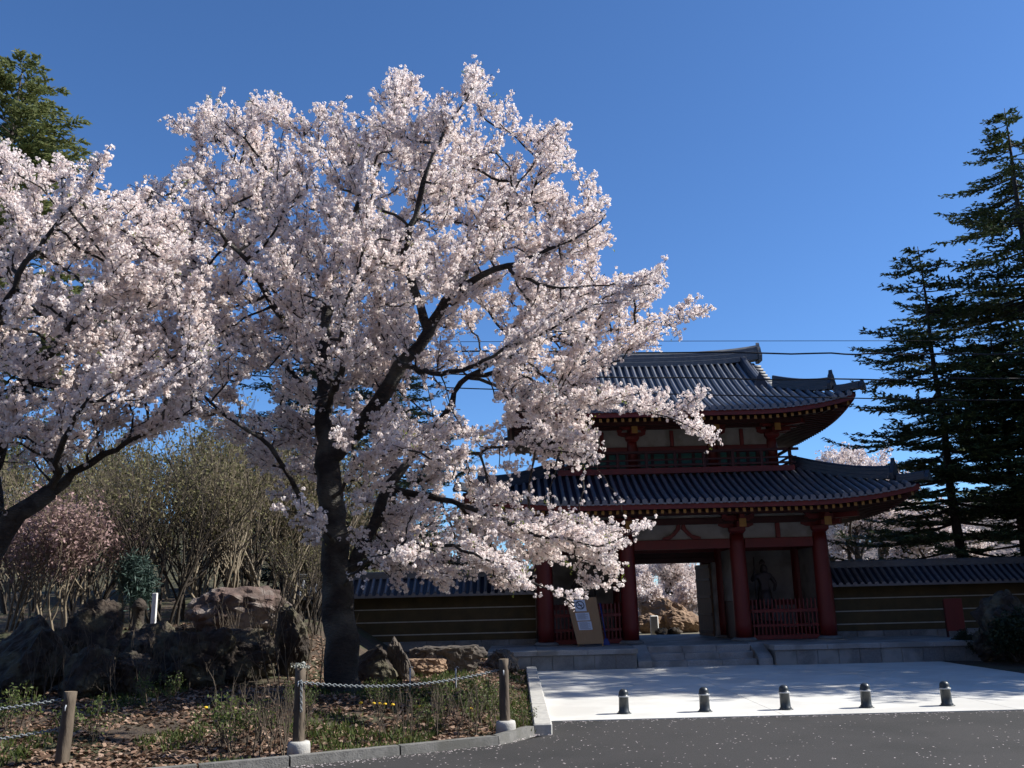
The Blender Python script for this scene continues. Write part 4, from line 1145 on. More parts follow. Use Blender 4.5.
def crown_points(poly, Y0, n, thick, holes=(), gap=0.0, seed=0, nsc=1.0):
    """points filling the crown's volume: outline with a depth that swells away from its edge"""
    xs = [p[0] for p in poly]; ys = [p[1] for p in poly]; out = []; rs = random.Random(seed)
    while len(out) < n:
        x = rs.uniform(min(xs), max(xs)); y = rs.uniform(min(ys), max(ys))
        if not inpoly(x, y, poly): continue
        if any(((x - hx) / hw) ** 2 + ((y - hy) / hh) ** 2 < 1 and rs.random() < hp for hx, hy, hw, hh, hp in holes): continue
        d = pdist(x, y, poly); half = 0.35 + thick * (1 - math.exp(-d / 70.0))
        Yd = Y0 + rs.uniform(-half * .7, half)
        q = at(x, y, Yd)
        if noise.noise(q * nsc + Vector((seed, 5, 1))) < gap: continue
        out.append(q)
    return out
def topx(q):
    """where a point shows in the photograph (to keep shoots inside the crown's outline)"""
    z = q.z - HC; a = q.y * math.cos(TH) + z * math.sin(TH); vv = -q.y * math.sin(TH) + z * math.cos(TH)
    u, v = q.x * FPX / a, vv * FPX / a; c, s_ = math.cos(RO), math.sin(RO)
    return 512 + u * c - v * s_, 384 - (u * s_ + v * c)
def cherry(name, label, base, limbs, poly, Y0, nA, thick, holes, seed, heart, group=None, nshoot=3000, gap=-0.28, leafspot=None, tip=0.006, dens=30):
    root = empty(name, base, label, 'cherry tree', group)
    sk = Skeleton()
    for pts, r0, r1 in limbs: sk.limb(pts, r0, r1)
    random.seed(seed); rs = random.Random(seed)
    A = crown_points(poly, Y0, nA, thick, holes, gap, seed)
    sk.colonize(A, 3.2, 0.50, 0.20, 90, up=0.03, rnd=0.16)
    n0 = len(sk.p)
    par = sk.par; hk = [0] * n0
    for i in range(n0):
        if par[i] >= 0: hk[par[i]] += 1
    # flowering shoots: run outward and slightly upward from the finer wood
    cand = [i for i in range(n0) if par[i] >= 0 and (not sk.big[i] or sk.r0[i] < .035)]
    tips_ = [i for i in cand if hk[i] == 0]
    shoots = []
    heart = Vector(heart)
    order = [(i, 2) for i in tips_] + [(rs.choice(cand), 1) for _ in range(nshoot)]
    for i, m in order:
        for _ in range(m):
            q0 = sk.p[i]; bd = (q0 - sk.p[par[i]]).normalized(); od = (q0 - heart); od.z *= .55; od.normalize()
            hang = rs.random() < .12
            d = (bd * .45 + od * .75 + Vector((rs.gauss(0, .33), rs.gauss(0, .33), rs.gauss(-.35 if hang else .16, .22)))).normalized()
            L = rs.uniform(.35, .95) * (1.2 if m == 2 else .85); k = max(2, int(L / .15)); q = q0; pi = i; last = None
            for w in range(k):
                d = (d + Vector((rs.gauss(0, .10), rs.gauss(0, .10), rs.gauss(.03, .09)))).normalized(); q = q + d * (L / k)
                x, y = topx(q)
                if not inpoly(x, y, poly) and pdist(x, y, poly) > 2: break
                if any(((x - hx) / hw) ** 2 + ((y - hy) / hh) ** 2 < .8 and hp > .7 for hx, hy, hw, hh, hp in holes): break
                sk.p.append(q); sk.par.append(pi); sk.r0.append(0); sk.big.append(False); pi = len(sk.p) - 1
                if rs.random() < .55 and w < k - 1:
                    sd = (d * .7 + Vector((rs.gauss(0, .6), rs.gauss(0, .6), rs.gauss(.05, .35)))).normalized(); lt = rs.uniform(.10, .26)
                    sk.p.append(q + sd * lt); sk.par.append(pi); sk.r0.append(0); sk.big.append(False)
    sk.radii(tip)
    big = lambda i: sk.big[i]
    V = sk.mesh(14, big); o = quads_np('trunk', V, M['bark'], root, loc=base); o.location = (0, 0, 0); merge_smooth(o)
    for v in o.data.vertices:
        w = v.co + Vector(base)
        v.co += Vector((noise.noise(w * 5 + Vector((9, 0, 0))), noise.noise(w * 5 + Vector((0, 9, 0))), 0)) * .045
    V = sk.mesh(5, lambda i: not big(i)); o = quads_np('branches', V, M['bark'], root, loc=base); o.location = (0, 0, 0); merge_smooth(o)
    P_ = np.array([tuple(q) for q in sk.p]); par = np.array(sk.par); r = np.array(sk.r)
    C = []
    for i in range(n0, len(P_)):
        a, b = P_[par[i]], P_[i]; L = np.linalg.norm(b - a)
        f = .5 + .5 * noise.noise(Vector(b) * 1.7 + Vector((seed, 0, 2)))
        k = dens * L * (.45 + 1.1 * f); k = int(k + rs.random())
        tipn = sk.kids[i] == 0
        for _ in range(k):
            t = rs.random(); c = a * (1 - t) + b * t; sp = .040 + .025 * rs.random()
            C.append(c + np.array([rs.gauss(0, sp), rs.gauss(0, sp), rs.gauss(0, sp)]))
    for i in range(n0):
        if par[i] < 0 or r[i] > .03: continue
        for _ in range(int(dens * .2 * .30 + rs.random())):
            t = rs.random(); c = P_[par[i]] * (1 - t) + P_[i] * t
            C.append(c + np.array([rs.gauss(0, .06), rs.gauss(0, .06), rs.gauss(0, .06)]))
    C = np.array(C)
    V = puffs(C, 8, 0.040, 0.027)
    o = quads_np('blossom', V, M['blossom'], root, loc=base); o.location = (0, 0, 0)
    L = []
    for i in range(n0, len(P_)):
        if sk.kids[i] or rs.random() > (0.05 if leafspot is None or not leafspot(P_[i]) else 0.3): continue
        d = P_[i] - P_[par[i]]; d /= np.linalg.norm(d) + 1e-9
        for _ in range(4): L.append(P_[i] + d * rs.uniform(0, .12) + np.array([rs.gauss(0, .03) for _ in range(3)]))
    if L:
        L = np.array(L); V = cards(L, unit(len(L)), 0.012, 0.034); o = quads_np('young_leaves', V, M['youngleaf'], root, loc=base); o.location = (0, 0, 0)
    print(name, 'nodes', n0, len(P_), 'puffs', len(C))
    return root

Y0 = 17.5
def Lp(*pts):
    return [at(a, b, Y0 + c * 1.0) if len((a, b)) == 2 else None for a, b, c in pts]
def Lq(*pts):
    """limb point: place in the plane of the trunk, then pushed back or forth by dy"""
    o = []
    for a, b, c in pts:
        o.append(at(a, b, Y0 + c))
    return o
b0 = at(350, 702, Y0)
zb = gz(b0.x, Y0) - 0.12
tr = Lq((350, 702, 0), (343, 655, 0), (339, 600, 0), (334, 540, 0), (332, 490, 0), (328, 455, 0)); tr[0] = Vector((b0.x, Y0, zb))
limbs = [(tr, 0.35, 0.215),
 (Lq((328, 455, 0), (326, 410, .1), (322, 360, .3), (330, 300, .5), (345, 250, .8), (360, 200, 1.0), (385, 150, 1.2), (400, 90, 1.2)), 0.180, .008),
 (Lq((330, 462, 0), (352, 435, -.1), (378, 405, -.3), (400, 368, -.5), (425, 332, -.8), (458, 292, -1.0), (505, 266, -1.2), (560, 247, -1.3), (605, 215, -1.4)), 0.205, .008),
 (Lq((340, 600, 0), (368, 530, .3), (390, 485, .6), (425, 440, .9), (448, 412, 1.1), (472, 378, 1.2), (505, 356, 1.2), (550, 338, 1.2), (610, 332, 1.1), (690, 315, 1.0)), 0.139, .008),
 (Lq((425, 332, -.8), (418, 290, -.9), (405, 250, -1.2), (420, 190, -1.6), (445, 130, -1.9), (475, 80, -2.0)), 0.098, .008),
 (Lq((458, 292, -1), (480, 240, -.4), (510, 195, .2), (545, 150, .6)), 0.074, .008),
 (Lq((322, 362, .3), (300, 340, -.2), (275, 305, -.8), (245, 262, -1.3), (200, 220, -1.7), (150, 190, -2.0)), 0.107, .008),
 (Lq((330, 300, .5), (312, 262, .9), (285, 225, 1.3), (245, 175, 1.7), (205, 130, 1.9)), 0.082, .008),
 (Lq((334, 545, 0), (312, 512, -.4), (285, 470, -.9), (262, 440, -1.3), (235, 420, -1.7), (190, 385, -2.2), (135, 345, -2.6)), 0.062, .008),
 (Lq((326, 410, .1), (300, 385, .8), (260, 350, 1.6), (215, 320, 2.3), (170, 290, 2.8)), 0.082, .008),
 (Lq((390, 485, .6), (430, 498, .2), (470, 505, -.3), (515, 522, -.9), (560, 535, -1.3), (600, 545, -1.5), (640, 530, -1.5)), 0.074, .008),
 (Lq((352, 565, 0), (390, 556, -.7), (430, 545, -1.3), (475, 552, -1.9), (520, 575, -2.3), (575, 600, -2.5)), 0.057, .008),
 (Lq((425, 440, .9), (465, 455, 1.0), (500, 450, .6), (545, 452, .3), (595, 462, .1)), 0.049, .008),
 (Lq((472, 378, 1.2), (520, 372, .6), (570, 385, .1), (620, 400, -.2), (665, 415, -.3), (705, 432, -.4)), 0.057, .008),
 (Lq((400, 368, -.5), (430, 372, -1.4), (470, 368, -2.2), (520, 345, -2.9), (580, 310, -3.3), (630, 285, -3.4)), 0.066, .008),
 (Lq((505, 266, -1.2), (540, 285, -1.6), (590, 290, -1.8), (640, 285, -1.8)), 0.041, .008),
 (Lq((505, 356, 1.2), (535, 372, .2), (562, 392, -.6), (588, 408, -1.0)), .045, .008),
 (Lq((472, 378, 1.2), (500, 392, .4), (528, 412, -.2), (560, 430, -.6)), .045, .008),
 (Lq((550, 338, 1.2), (580, 352, .4), (605, 368, -.2)), .035, .008),
 (Lq((334, 500, 0), (345, 480, -.8), (362, 462, -1.5), (385, 450, -2.1)), .05, .008),
 (Lq((334, 545, 0), (322, 530, -.9), (300, 512, -1.7), (278, 505, -2.2)), .05, .008),
 (Lq((340, 590, 0), (352, 575, -.8), (372, 560, -1.5), (400, 552, -2.0)), .045, .008),
 (Lq((326, 410, .1), (335, 380, -1.2), (345, 330, -2.4), (355, 270, -3.2), (370, 210, -3.6)), 0.090, .008),
 (Lq((345, 250, .8), (380, 235, 1.9), (430, 215, 2.8), (490, 190, 3.2)), 0.066, .008),
 (Lq((322, 360, .3), (290, 320, 2.0), (270, 260, 3.0), (290, 190, 3.6)), 0.074, .008),
]
poly_main = [(164, 124), (215, 98), (245, 112), (262, 88), (300, 112), (345, 100), (375, 95), (400, 70), (418, 78), (436, 100), (455, 95), (474, 64), (488, 80), (483, 108), (500, 90), (520, 102), (512, 128), (535, 126), (572, 124), (556, 148), (580, 155), (582, 182), (615, 182), (602, 206), (612, 240), (592, 246), (600, 270), (636, 272), (662, 268), (664, 290), (704, 296), (712, 312), (686, 330), (672, 345), (640, 352), (610, 356), (600, 368), (605, 382), (640, 392), (700, 392), (712, 402), (690, 415), (714, 436), (706, 444), (660, 425), (620, 415), (585, 420), (600, 452), (602, 462), (560, 470), (528, 462), (515, 470), (508, 490), (545, 505), (590, 520), (645, 522), (638, 534), (600, 548), (625, 580), (618, 588), (590, 578), (590, 592), (576, 602), (555, 590), (520, 588), (490, 602), (475, 580), (430, 588), (395, 590), (360, 572), (350, 520), (320, 545), (298, 560), (285, 530), (270, 490), (235, 452), (185, 440), (150, 400), (110, 350), (95, 300), (100, 240), (120, 195), (165, 180), (195, 160)]
holes = [(470, 345, 28, 14, .85), (455, 395, 42, 26, .97), (480, 405, 20, 30, .95), (545, 450, 20, 10, .6), (285, 505, 48, 46, .62), (225, 235, 20, 15, .5), (400, 215, 20, 16, .6), (450, 268, 16, 10, .5), (300, 420, 30, 40, .6), (345, 500, 16, 50, .6), (420, 400, 20, 25, .85), (235, 420, 60, 26, .6), (545, 408, 14, 8, .4)]
cherry('cherry_tree', 'large white-pink cherry tree in full bloom at the centre, trunk behind the chain', (b0.x, Y0, zb), limbs, poly_main, Y0, 2600, 3.4, holes, 3, at(345, 500, Y0),
       leafspot=lambda q: q[2] < 5.2 and q[0] > -2.0, nshoot=2200, gap=0.0)

# second cherry entering from the left
YL = 15.0
Y0s = Y0; Y0 = YL
bl_ = Vector((at(-60, 640, YL).x, YL, gz(at(-60, 640, YL).x, YL) - .1))
tl = Lq((-60, 640, 0), (-32, 590, 0), (-8, 548, 0), (18, 518, 0), (48, 492, 0)); tl[0] = bl_
limbsL = [(tl, .25, .15),
 (Lq((48, 492, 0), (75, 470, -.1), (105, 452, -.2), (140, 440, -.4), (180, 415, -.7), (200, 400, -1.0)), 0.085, .008),
 (Lq((-8, 548, 0), (-10, 490, .3), (5, 430, .5), (25, 380, .6), (60, 335, .8), (100, 290, 1.0), (130, 240, 1.2), (150, 200, 1.3)), 0.170, .008),
 (Lq((5, 430, .5), (-10, 380, 0), (0, 320, -.8), (30, 260, -1.2), (70, 210, -1.6), (105, 165, -1.8)), 0.102, .008),
 (Lq((-10, 490, .3), (-50, 430, .8), (-70, 350, 1.2), (-50, 260, 1.6), (-10, 190, 1.8)), 0.119, .008),
 (Lq((25, 380, .6), (60, 385, 1.4), (110, 380, 2.0), (150, 370, 2.4)), 0.068, .008),
 (Lq((48, 492, 0), (60, 450, -1.0), (90, 410, -1.6), (140, 395, -2.0)), 0.076, .008)]
poly_l = [(-110, 200), (-60, 150), (0, 140), (30, 170), (60, 165), (80, 150), (110, 148), (100, 175), (85, 190), (120, 195), (170, 215), (205, 260), (215, 330), (205, 380), (185, 430), (165, 475), (140, 472), (150, 440), (100, 435), (70, 455), (30, 470), (0, 520), (-60, 520), (-120, 430), (-130, 300)]
cherry('cherry_tree', 'white-pink cherry tree leaning in from the left frame edge', tuple(bl_), limbsL, poly_l, YL, 1300, 2.6,
       [(20, 420, 30, 25, .5), (60, 480, 30, 20, .8), (150, 350, 20, 14, .5)], 5, at(-30, 480, YL), nshoot=900, gap=0.0)
Y0 = Y0s

# generic smaller bloomer for behind the walls: recursive, two prototypes then copies
GS = [0]
def grow(p, d, L, r, depth, segs, tips, spread, rs, upb=0.15, mind=0, kids=3):
    n = 4; pts = [p]
    for i in range(n):
        d = (d + Vector((rs.gauss(0, .12), rs.gauss(0, .12), rs.gauss(0, .08) + upb * .25))).normalized()
        pts.append(pts[-1] + d * L / n)
    segs.append((pts, r, r * .62, GS[0])); 
    if depth <= mind: tips.append((pts[2:], d))
    if depth == 0: return
    for k in range(kids):
        t = rs.uniform(.45, 1.0) if k else 1.0
        q = pts[min(n, max(1, int(t * n)))]
        e = (d + Vector((rs.gauss(0, spread), rs.gauss(0, spread), rs.gauss(0, spread * .6) + upb))).normalized()
        grow(q, e, L * rs.uniform(.62, .82), r * .58, depth - 1, segs, tips, spread, rs, upb, mind, kids)
def quick_tree(name, label, cat, seed, h, r, depth, bark, leafm, leafkind, spread=.55, dens=6, group=None, upb=.15, kids=3, stems=1, k=5, mind=1, first=None, lsize=1.0):
    rs = random.Random(seed); segs = []; tips = []
    for s in range(stems):
        GS[0] = s
        if stems > 1:
            t = 6.28 * s / stems + rs.random(); off = Vector((math.cos(t) * .12 * stems ** .5, math.sin(t) * .12 * stems ** .5, -0.05))
            d0 = Vector((math.cos(t) * .35 * rs.random() * 1.6, math.sin(t) * .35, 1)).normalized()
        else: off = Vector((0, 0, -.1)); d0 = Vector((rs.gauss(0, .05), rs.gauss(0, .05), 1)).normalized()
        grow(off, d0, h * (first or .36) * rs.uniform(.85, 1.1), r, depth, segs, tips, spread, rs, upb, mind, kids)
    root = empty(name, (0, 0, 0), label, cat, group)
    if stems > 1:
        for q in range(stems):
            mb = MB()
            for pts, a, b, g in segs:
                if g == q: n = len(pts); mb.tube(pts, [a + (b - a) * i / (n - 1) for i in range(n)], k if a > r * .5 else 3, caps=False)
            mb.build('stem', bark, root)
    else:
        mb = MB(); mb2 = MB()
        for pts, a, b, g in segs:
            n = len(pts); big = a > r * .5
            (mb if big else mb2).tube(pts, [a + (b - a) * i / (n - 1) for i in range(n)], k + 3 if big else k - 1 if k > 3 else 3, caps=False)
        mb.build('trunk', bark, root)
        if mb2.v: mb2.build('branches', bark, root)
    C = []
    for pts, d in tips:
        for _ in range(dens):
            i = rs.randrange(len(pts) - 1) if len(pts) > 1 else 0; t = rs.random(); q = pts[i].lerp(pts[min(i + 1, len(pts) - 1)], t)
            C.append((q.x, q.y, q.z))
    if C and leafm:
        C = np.array(C)
        if leafkind == 'puff':
            C += rng.normal(size=C.shape) * .12 * lsize; V = puffs(C, 5, .085 * lsize, .055 * lsize); nm = 'blossom'
        elif leafkind == 'leaf':
            C += rng.normal(size=C.shape) * .10 * lsize; nn = unit(len(C)); V = cards(C, nn, .028 * lsize, .055 * lsize); nm = 'foliage'
        elif leafkind == 'needle':
            C = np.repeat(C, 6, axis=0); C += rng.normal(size=C.shape) * .16 * lsize; V = cards(C, unit(len(C)), .018 * lsize, .13 * lsize); nm = 'foliage'
        quads_np(nm, V, leafm, root)
    return root
def place(root, x, y, z, rz, sc=1.0):
    root.location = (x, y, z); root.rotation_euler = (0, 0, rz); root.scale = (sc, sc, sc); return root

gb = 'cherry trees blooming behind the walls'
t1 = quick_tree('background_cherry', 'x', 'cherry tree', 21, 7.5, .22, 5, M['darkbark'], M['blossomfar'], 'puff', .6, 13, gb, mind=2)
t3 = quick_tree('background_cherry', 'x', 'cherry tree', 23, 4.2, .13, 5, M['darkbark'], M['blossomfar'], 'puff', .75, 12, gb, mind=2, upb=-.02, first=.22)
t2 = quick_tree('background_cherry', 'x', 'cherry tree', 22, 7.0, .2, 5, M['darkbark'], M['blossomfar'], 'puff', .7, 12, gb, mind=2, upb=.08)
spots = [(t1, 872, 44, 1.0, 0, 'bright blooming cherry behind the wall just right of the gate'), (t2, 935, 47, 1.15, 1, 'blooming cherry behind the right wall, seen through the fir branches'),
         (t2, 985, 42, .85, 2, 'small blooming cherry behind the right wall near the frame edge'), (t1, 878, 60, 1.55, 3, 'pale cherry crown rising over the lower eave tip'),
         (t3, 655, 43, 1.0, 1.1, 'low spreading cherry at the left of the doorway view'), (t3, 684, 44, 1.1, 2.6, 'low spreading cherry at the right of the doorway view'), (t3, 668, 48, 1.3, 4.2, 'low cherry closing the foot of the doorway view'),
         (t1, 664, 45, .55, 4, 'blooming cherry framed by the gate doorway'), (t2, 688, 47, .6, 5, 'farther cherry at the right of the doorway view'), (t2, 648, 50, .66, 2.2, 'farther cherry at the left of the doorway view'),
         (t1, 672, 60, .95, 1.2, 'farthest cherry closing the doorway view'),
         (t1, 420, 42, .72, 2.7, 'blooming cherry behind the left wall under the big tree'), (t2, 500, 45, .75, 3.3, 'blooming cherry behind the left wall beside the gate'),
         (t1, 835, 52, 1.05, 5.2, 'cherry directly behind the right end of the gate'), (t2, 1060, 52, 1.0, 1.4, 'cherry at the far right behind the wall'), (t1, 350, 46, .8, .6, 'blooming cherry behind the big trunk')]
used = set()
for (t, px, Y, sc, rz, lab) in spots:
    o = t if id(t) not in used else copy_tree(t); used.add(id(t))
    place(o, at(px, 600, Y).x, Y, .5, rz, sc); o['label'] = lab

# ---- firs
def fir(name, label, seed, h, rbase, Lmax, zlow, needle, group=None, levels=46, dens=1.0, shape=0.85, droop=-.10, sparse=0.0, csz=1.0):
    rs = random.Random(seed); root = empty(name, (0, 0, 0), label, 'fir tree', group)
    mb = MB(); n = 14
    mb.tube([Vector((.04 * h / 12 * math.sin(i), .03 * math.cos(i * 1.3), -.15 + (h + .15) * i / n)) for i in range(n + 1)], [rbase * (1 - i / n) ** .9 + .012 for i in range(n + 1)], 10)
    mb.build('trunk', M['bark2'], root)
    br = MB(); C = []; N_ = []; A_ = []
    for l in range(levels):
        t = (l + rs.random() * .6) / levels; z = zlow + (h - zlow) * t ** .92
        L = Lmax * (1 - t) ** shape + .15; nb = 5 if t < .85 else 4; zj = L * .10
        for k in range(nb):
            if rs.random() < sparse: continue
            a = rs.random() * 6.28; L2 = L * rs.uniform(.45, 1.15); z_ = z; z = z + rs.uniform(-zj, zj); d = Vector((math.cos(a), math.sin(a), 0)); pts = []
            m = 7; dz = droop * L2 * rs.uniform(.5, 1.4)
            for i in range(m + 1):
                s = i / m; pts.append(Vector((0, 0, z)) + d * L2 * s + Vector((0, 0, dz * math.sin(s * 2.4) + .10 * L2 * s * s)) + Vector((rs.gauss(0, .02), rs.gauss(0, .02), rs.gauss(0, .02))) * L2 * s)
            br.tube(pts, [max(.006, .014 * L2 ** .8 * (1 - i / m) + .005) for i in range(m + 1)], 4, caps=False)
            z = z_; side = Vector((-d.y, d.x, 0)); nt = max(4, int(L2 * 5.0))
            for q in range(nt):
                s = .22 + .78 * (q + rs.random()) / nt; p = pts[min(m, int(s * m))].lerp(pts[min(m, int(s * m) + 1)], (s * m) % 1)
                tl = (.52 * L2 * (1 - s) * .55 + .22) * rs.uniform(.7, 1.2)
                for sd in (-1, 1):
                    td = (d * .75 + side * sd * .75 + Vector((0, 0, rs.gauss(.02, .12)))).normalized()
                    br.tube([p, p + td * tl], [.005, .003], 3, caps=False)
                    nn = max(3, int(tl / .05 * dens))
                    for w in range(nn):
                        u = (w + rs.random()) / nn; c = p + td * tl * u + Vector((rs.gauss(0, .012), rs.gauss(0, .012), rs.gauss(.01, .02)))
                        C.append(tuple(c)); ax = (td * .7 + side * rs.gauss(0, .6) + Vector((0, 0, rs.gauss(.15, .2)))); A_.append(tuple(ax)); N_.append((rs.gauss(0, .45), rs.gauss(0, .45), 1))
    br.build('branches', M['bark2'], root)
    C = np.array(C); N_ = np.array(N_); N_ /= np.linalg.norm(N_, axis=1, keepdims=True); A_ = np.array(A_)
    V = cards(C, N_, .034 * csz, .085 * csz, axis=A_); quads_np('foliage', V, needle, root)
    print(name, len(C)); return root
gf = 'firs at the right of the forecourt'
def by_apex(px, py, Y): return at(px, py, Y)
def by_apex(px, py, Y): return at(px, py, Y)
f1 = fir('fir_tree', 'tallest fir, its spire cut by the right frame edge', 31, by_apex(1003, 108, 34.0).z - .5, .34, 7.6, 4.2, M['needle'], gf, 48, .8, shape=.72, csz=1.3, sparse=.05)
place(f1, by_apex(1003, 108, 34.0).x, 34.0, .5, 0)
f2 = fir('fir_tree', 'shorter fir in front of the tall one, with open layered boughs', 32, by_apex(918, 246, 33).z - .5, .2, 4.8, 2.9, M['needle'], gf, 36, .8, shape=.60, sparse=.04, csz=1.3)
place(f2, by_apex(918, 246, 33).x, 33, .5, 1)
f8 = copy_tree(f2); q = by_apex(1000, 318, 31.8); place(f8, q.x, 32.6, .5, 4, (q.z - .5) / (by_apex(918, 246, 33).z - .5)); f8['label'] = 'lowest fir, filling the gap between the shorter and the tallest fir'
gq = 'firs shading the forecourt from beyond the right edge'
f3 = fir('fir_tree', 'fir beside the forecourt just beyond the right edge', 34, 14.5, .26, 4.9, 1.6, M['needle'], gq, 44, .8)
place(f3, 22.0, 22.3, .1, 2.1, 1.35)
f6 = copy_tree(f3); place(f6, 26.0, 25.6, .1, 4.1, 1.8); f6['label'] = 'larger fir beside the forecourt beyond the right edge'
f7 = copy_tree(f3); place(f7, 24.0, 29.2, .1, 3.1, 1.65); f7['label'] = 'fir before the right wall beyond the right edge'
gk = 'dark conifers behind the big cherry'
f4 = fir('fir_tree', 'dark fir behind the big cherry, seen through its lower right boughs', 33, 15.5, .26, 4.6, 2.0, M['needledark'], gk, 46, .8)
place(f4, at(392, 600, 36).x, 36, .5, 0)
f5 = copy_tree(f4); place(f5, at(300, 600, 38).x, 38, .5, 2, 1.15); f5['label'] = 'taller dark fir behind the left half of the big cherry'
# olive-green pine at the top left
pa = at(22, 58, 37)
t = fir('pine_tree', 'feathery olive green pine rising above the left cherry', 41, pa.z - 1.5, .36, 6.2, 9.0, M['larch'], None, 40, .8, shape=.50, droop=.22, csz=1.7)
t['category'] = 'pine tree'; t.children[-1].name = 'foliage'
place(t, pa.x, 37, 1.5, 0)
# ---- shrubs on the left bank
gs = 'bare shrubs on the left bank'
s1 = quick_tree('bare_shrub', 'x', 'shrub', 51, 5.2, .045, 4, M['palebark'], M['olive'], 'leaf', .42, 2, gs, upb=.35, stems=9, mind=1, k=4)
s2 = quick_tree('bare_shrub', 'x', 'shrub', 52, 5.4, .05, 4, M['darkbark'], M['olive'], 'leaf', .45, 2, gs, upb=.3, stems=8, mind=1, k=4)
used = set()
for (t, px, Y, sc, rz, lab) in ((s1, 215, 25, 1.0, 0, 'pale-twigged bare shrub above the pinkish rock'), (s2, 165, 23.5, .95, 1, 'dark-stemmed bare shrub behind the white marker post'),
                                (s1, 275, 27, 1.15, 2, 'tall pale bare shrub left of the cherry trunk'), (s2, 245, 29.5, 1.25, 3, 'farther dark bare shrub behind the pale ones'),
                                (s1, 120, 27, 1.05, 4, 'bare pale shrub behind the blue-green conifer'), (s2, 85, 25, .8, 5, 'dark bare shrub beside the pink shrub'),
                                (s1, 30, 26, .95, 2.6, 'bare shrub at the far left behind the pink shrub'), (s2, 310, 23.5, .55, .3, 'low bare shrub at the left foot of the cherry trunk'),
                                (s2, 195, 27.5, 1.0, 2.9, 'dark shrub wedged between two pale ones mid-bank'), (s1, 240, 33, 1.2, 4.9, 'pale shrub low behind the middle of the bank'),
                                (s1, 330, 30, 1.15, 5.6, 'pale shrub right behind the cherry trunk'), (s2, 290, 34, 1.3, 3.6, 'dark shrub far behind the cherry trunk'), (s1, 70, 33, 1.2, .2, 'pale shrub far behind the pink shrub'),
                                (s1, 180, 32, 1.4, 1.7, 'farthest and tallest bare shrub on the bank'), (s2, 20, 30, 1.3, .9, 'tall dark shrub at the far left edge')):
    o = t if id(t) not in used else copy_tree(t); used.add(id(t)); x = at(px, 600, Y).x
    place(o, x, Y, gz(x, Y), rz, sc); o['label'] = lab
o = quick_tree('pink_shrub', 'dusky pink flowering shrub behind the leaning cherry trunk', 'shrub', 61, 3.9, .045, 4, M['palebark'], M['blossompink'], 'leaf', .5, 7, 'pink shrubs', upb=.25, stems=7, mind=2, k=4, lsize=1.1)
place(o, at(62, 600, 22).x, 22, gz(at(62, 600, 22).x, 22), 0, .92)
o2 = copy_tree(o); place(o2, at(5, 600, 23).x, 23, gz(at(5, 600, 23).x, 23), 2, .9); o2['label'] = 'second dusky pink shrub cut by the left frame edge'
o = quick_tree('small_conifer', 'small blue-green conifer among the bank shrubs', 'conifer', 71, 2.2, .05, 3, M['darkbark'], M['bluegreen'], 'needle', .35, 20, None, upb=.5, mind=2, lsize=.8)
place(o, at(132, 600, 22.6).x, 22.6, gz(at(132, 600, 22.6).x, 22.6), 0, 1)
# leafy trees closing the view on the left
gl = 'leafy trees closing the left background'
g1 = quick_tree('leafy_tree', 'x', 'tree', 81, 10, .2, 5, M['darkbark'], M['olive'], 'leaf', .5, 11, gl, mind=2, lsize=2.0)
g2 = quick_tree('leafy_tree', 'x', 'tree', 82, 9.5, .2, 5, M['darkbark'], M['greenleaf'], 'leaf', .55, 10, gl, mind=2, lsize=2.0)
used = set()
for (t, px, Y, sc, rz, lab) in ((g1, 190, 42, .85, 0, 'olive tree behind the bank shrubs'), (g2, 110, 44, .9, 1, 'green tree behind the leaning cherry'), (g1, 30, 46, .95, 2, 'olive tree at the far left'),
                                (g2, 260, 46, .9, 3, 'green tree behind the taller dark fir'), (g1, 330, 48, .8, 4, 'olive tree straight behind the big cherry trunk'), (g2, -50, 40, .9, 5, 'green tree beyond the left edge')):
    o = t if id(t) not in used else copy_tree(t); used.add(id(t)); x = at(px, 600, Y).x
    place(o, x, Y, gz(x, min(Y, 44)) if Y < 45 else .5, rz, sc); o['label'] = lab

# dark evergreen bush at the right
o = quick_tree('evergreen_bush', 'dark evergreen bush beside the huge right boulder', 'bush', 91, 1.9, .04, 3, M['darkbark'], M['darkleaf'], 'leaf', .6, 26, 'dark evergreen bushes at the right', upb=.2, stems=7, mind=2, lsize=1.3)
place(o, at(1024, 640, 24.6).x, 24.6, .15, 0, .75)
o2 = copy_tree(o); place(o2, at(968, 640, 27.2).x, 27.2, .1, 2, .42); o2['label'] = 'small dark evergreen bush at the foot of the red signboard'

# ================================================================== GARDEN COVER
def scatter(n, fx):
    out = []
    while len(out) < n:
        p = fx()
        if p is not None: out.append(p)
    return np.array(out)
def bed():
    x = -11 + 11.15 * random.random(); y = edge_y(x) + .25 + (12.5) * random.random() ** 1.5
    if y > 26.5: return None
    if x > -0.05 and y < 14: return None
    return (x, y, gz(x, y))
random.seed(99)
C = scatter(34000, bed)
C[:, 2] += .01 + .03 * rng.random(len(C))
nn = unit(len(C)) * .6 + np.array([0, 0, 1.0]); nn /= np.linalg.norm(nn, axis=1, keepdims=True)
s = .025 + .038 * rng.random(len(C))
tag(quads_np('leaf_litter', cards(C, nn, s * .7, s), M['litter']), 'brown and tan fallen leaves covering the garden bed', kind='stuff')
def greenbed():
    p = bed()
    if p is None: return None
    if noise.noise(Vector((p[0] * .8, p[1] * .55, 4))) < .05 + (0.12 if p[0] < -3 else -.12): return None
    return p
C = scatter(3000, greenbed); q = np.repeat(C, 5, axis=0)
L = .025 + .055 * rng.random(len(q)); ax = unit(len(q)) * .55 + np.array([0, 0, 1.0]); ax /= np.linalg.norm(ax, axis=1, keepdims=True)
q = q + rng.normal(size=q.shape) * np.array([.05, .05, 0]) + ax * L[:, None] * .8
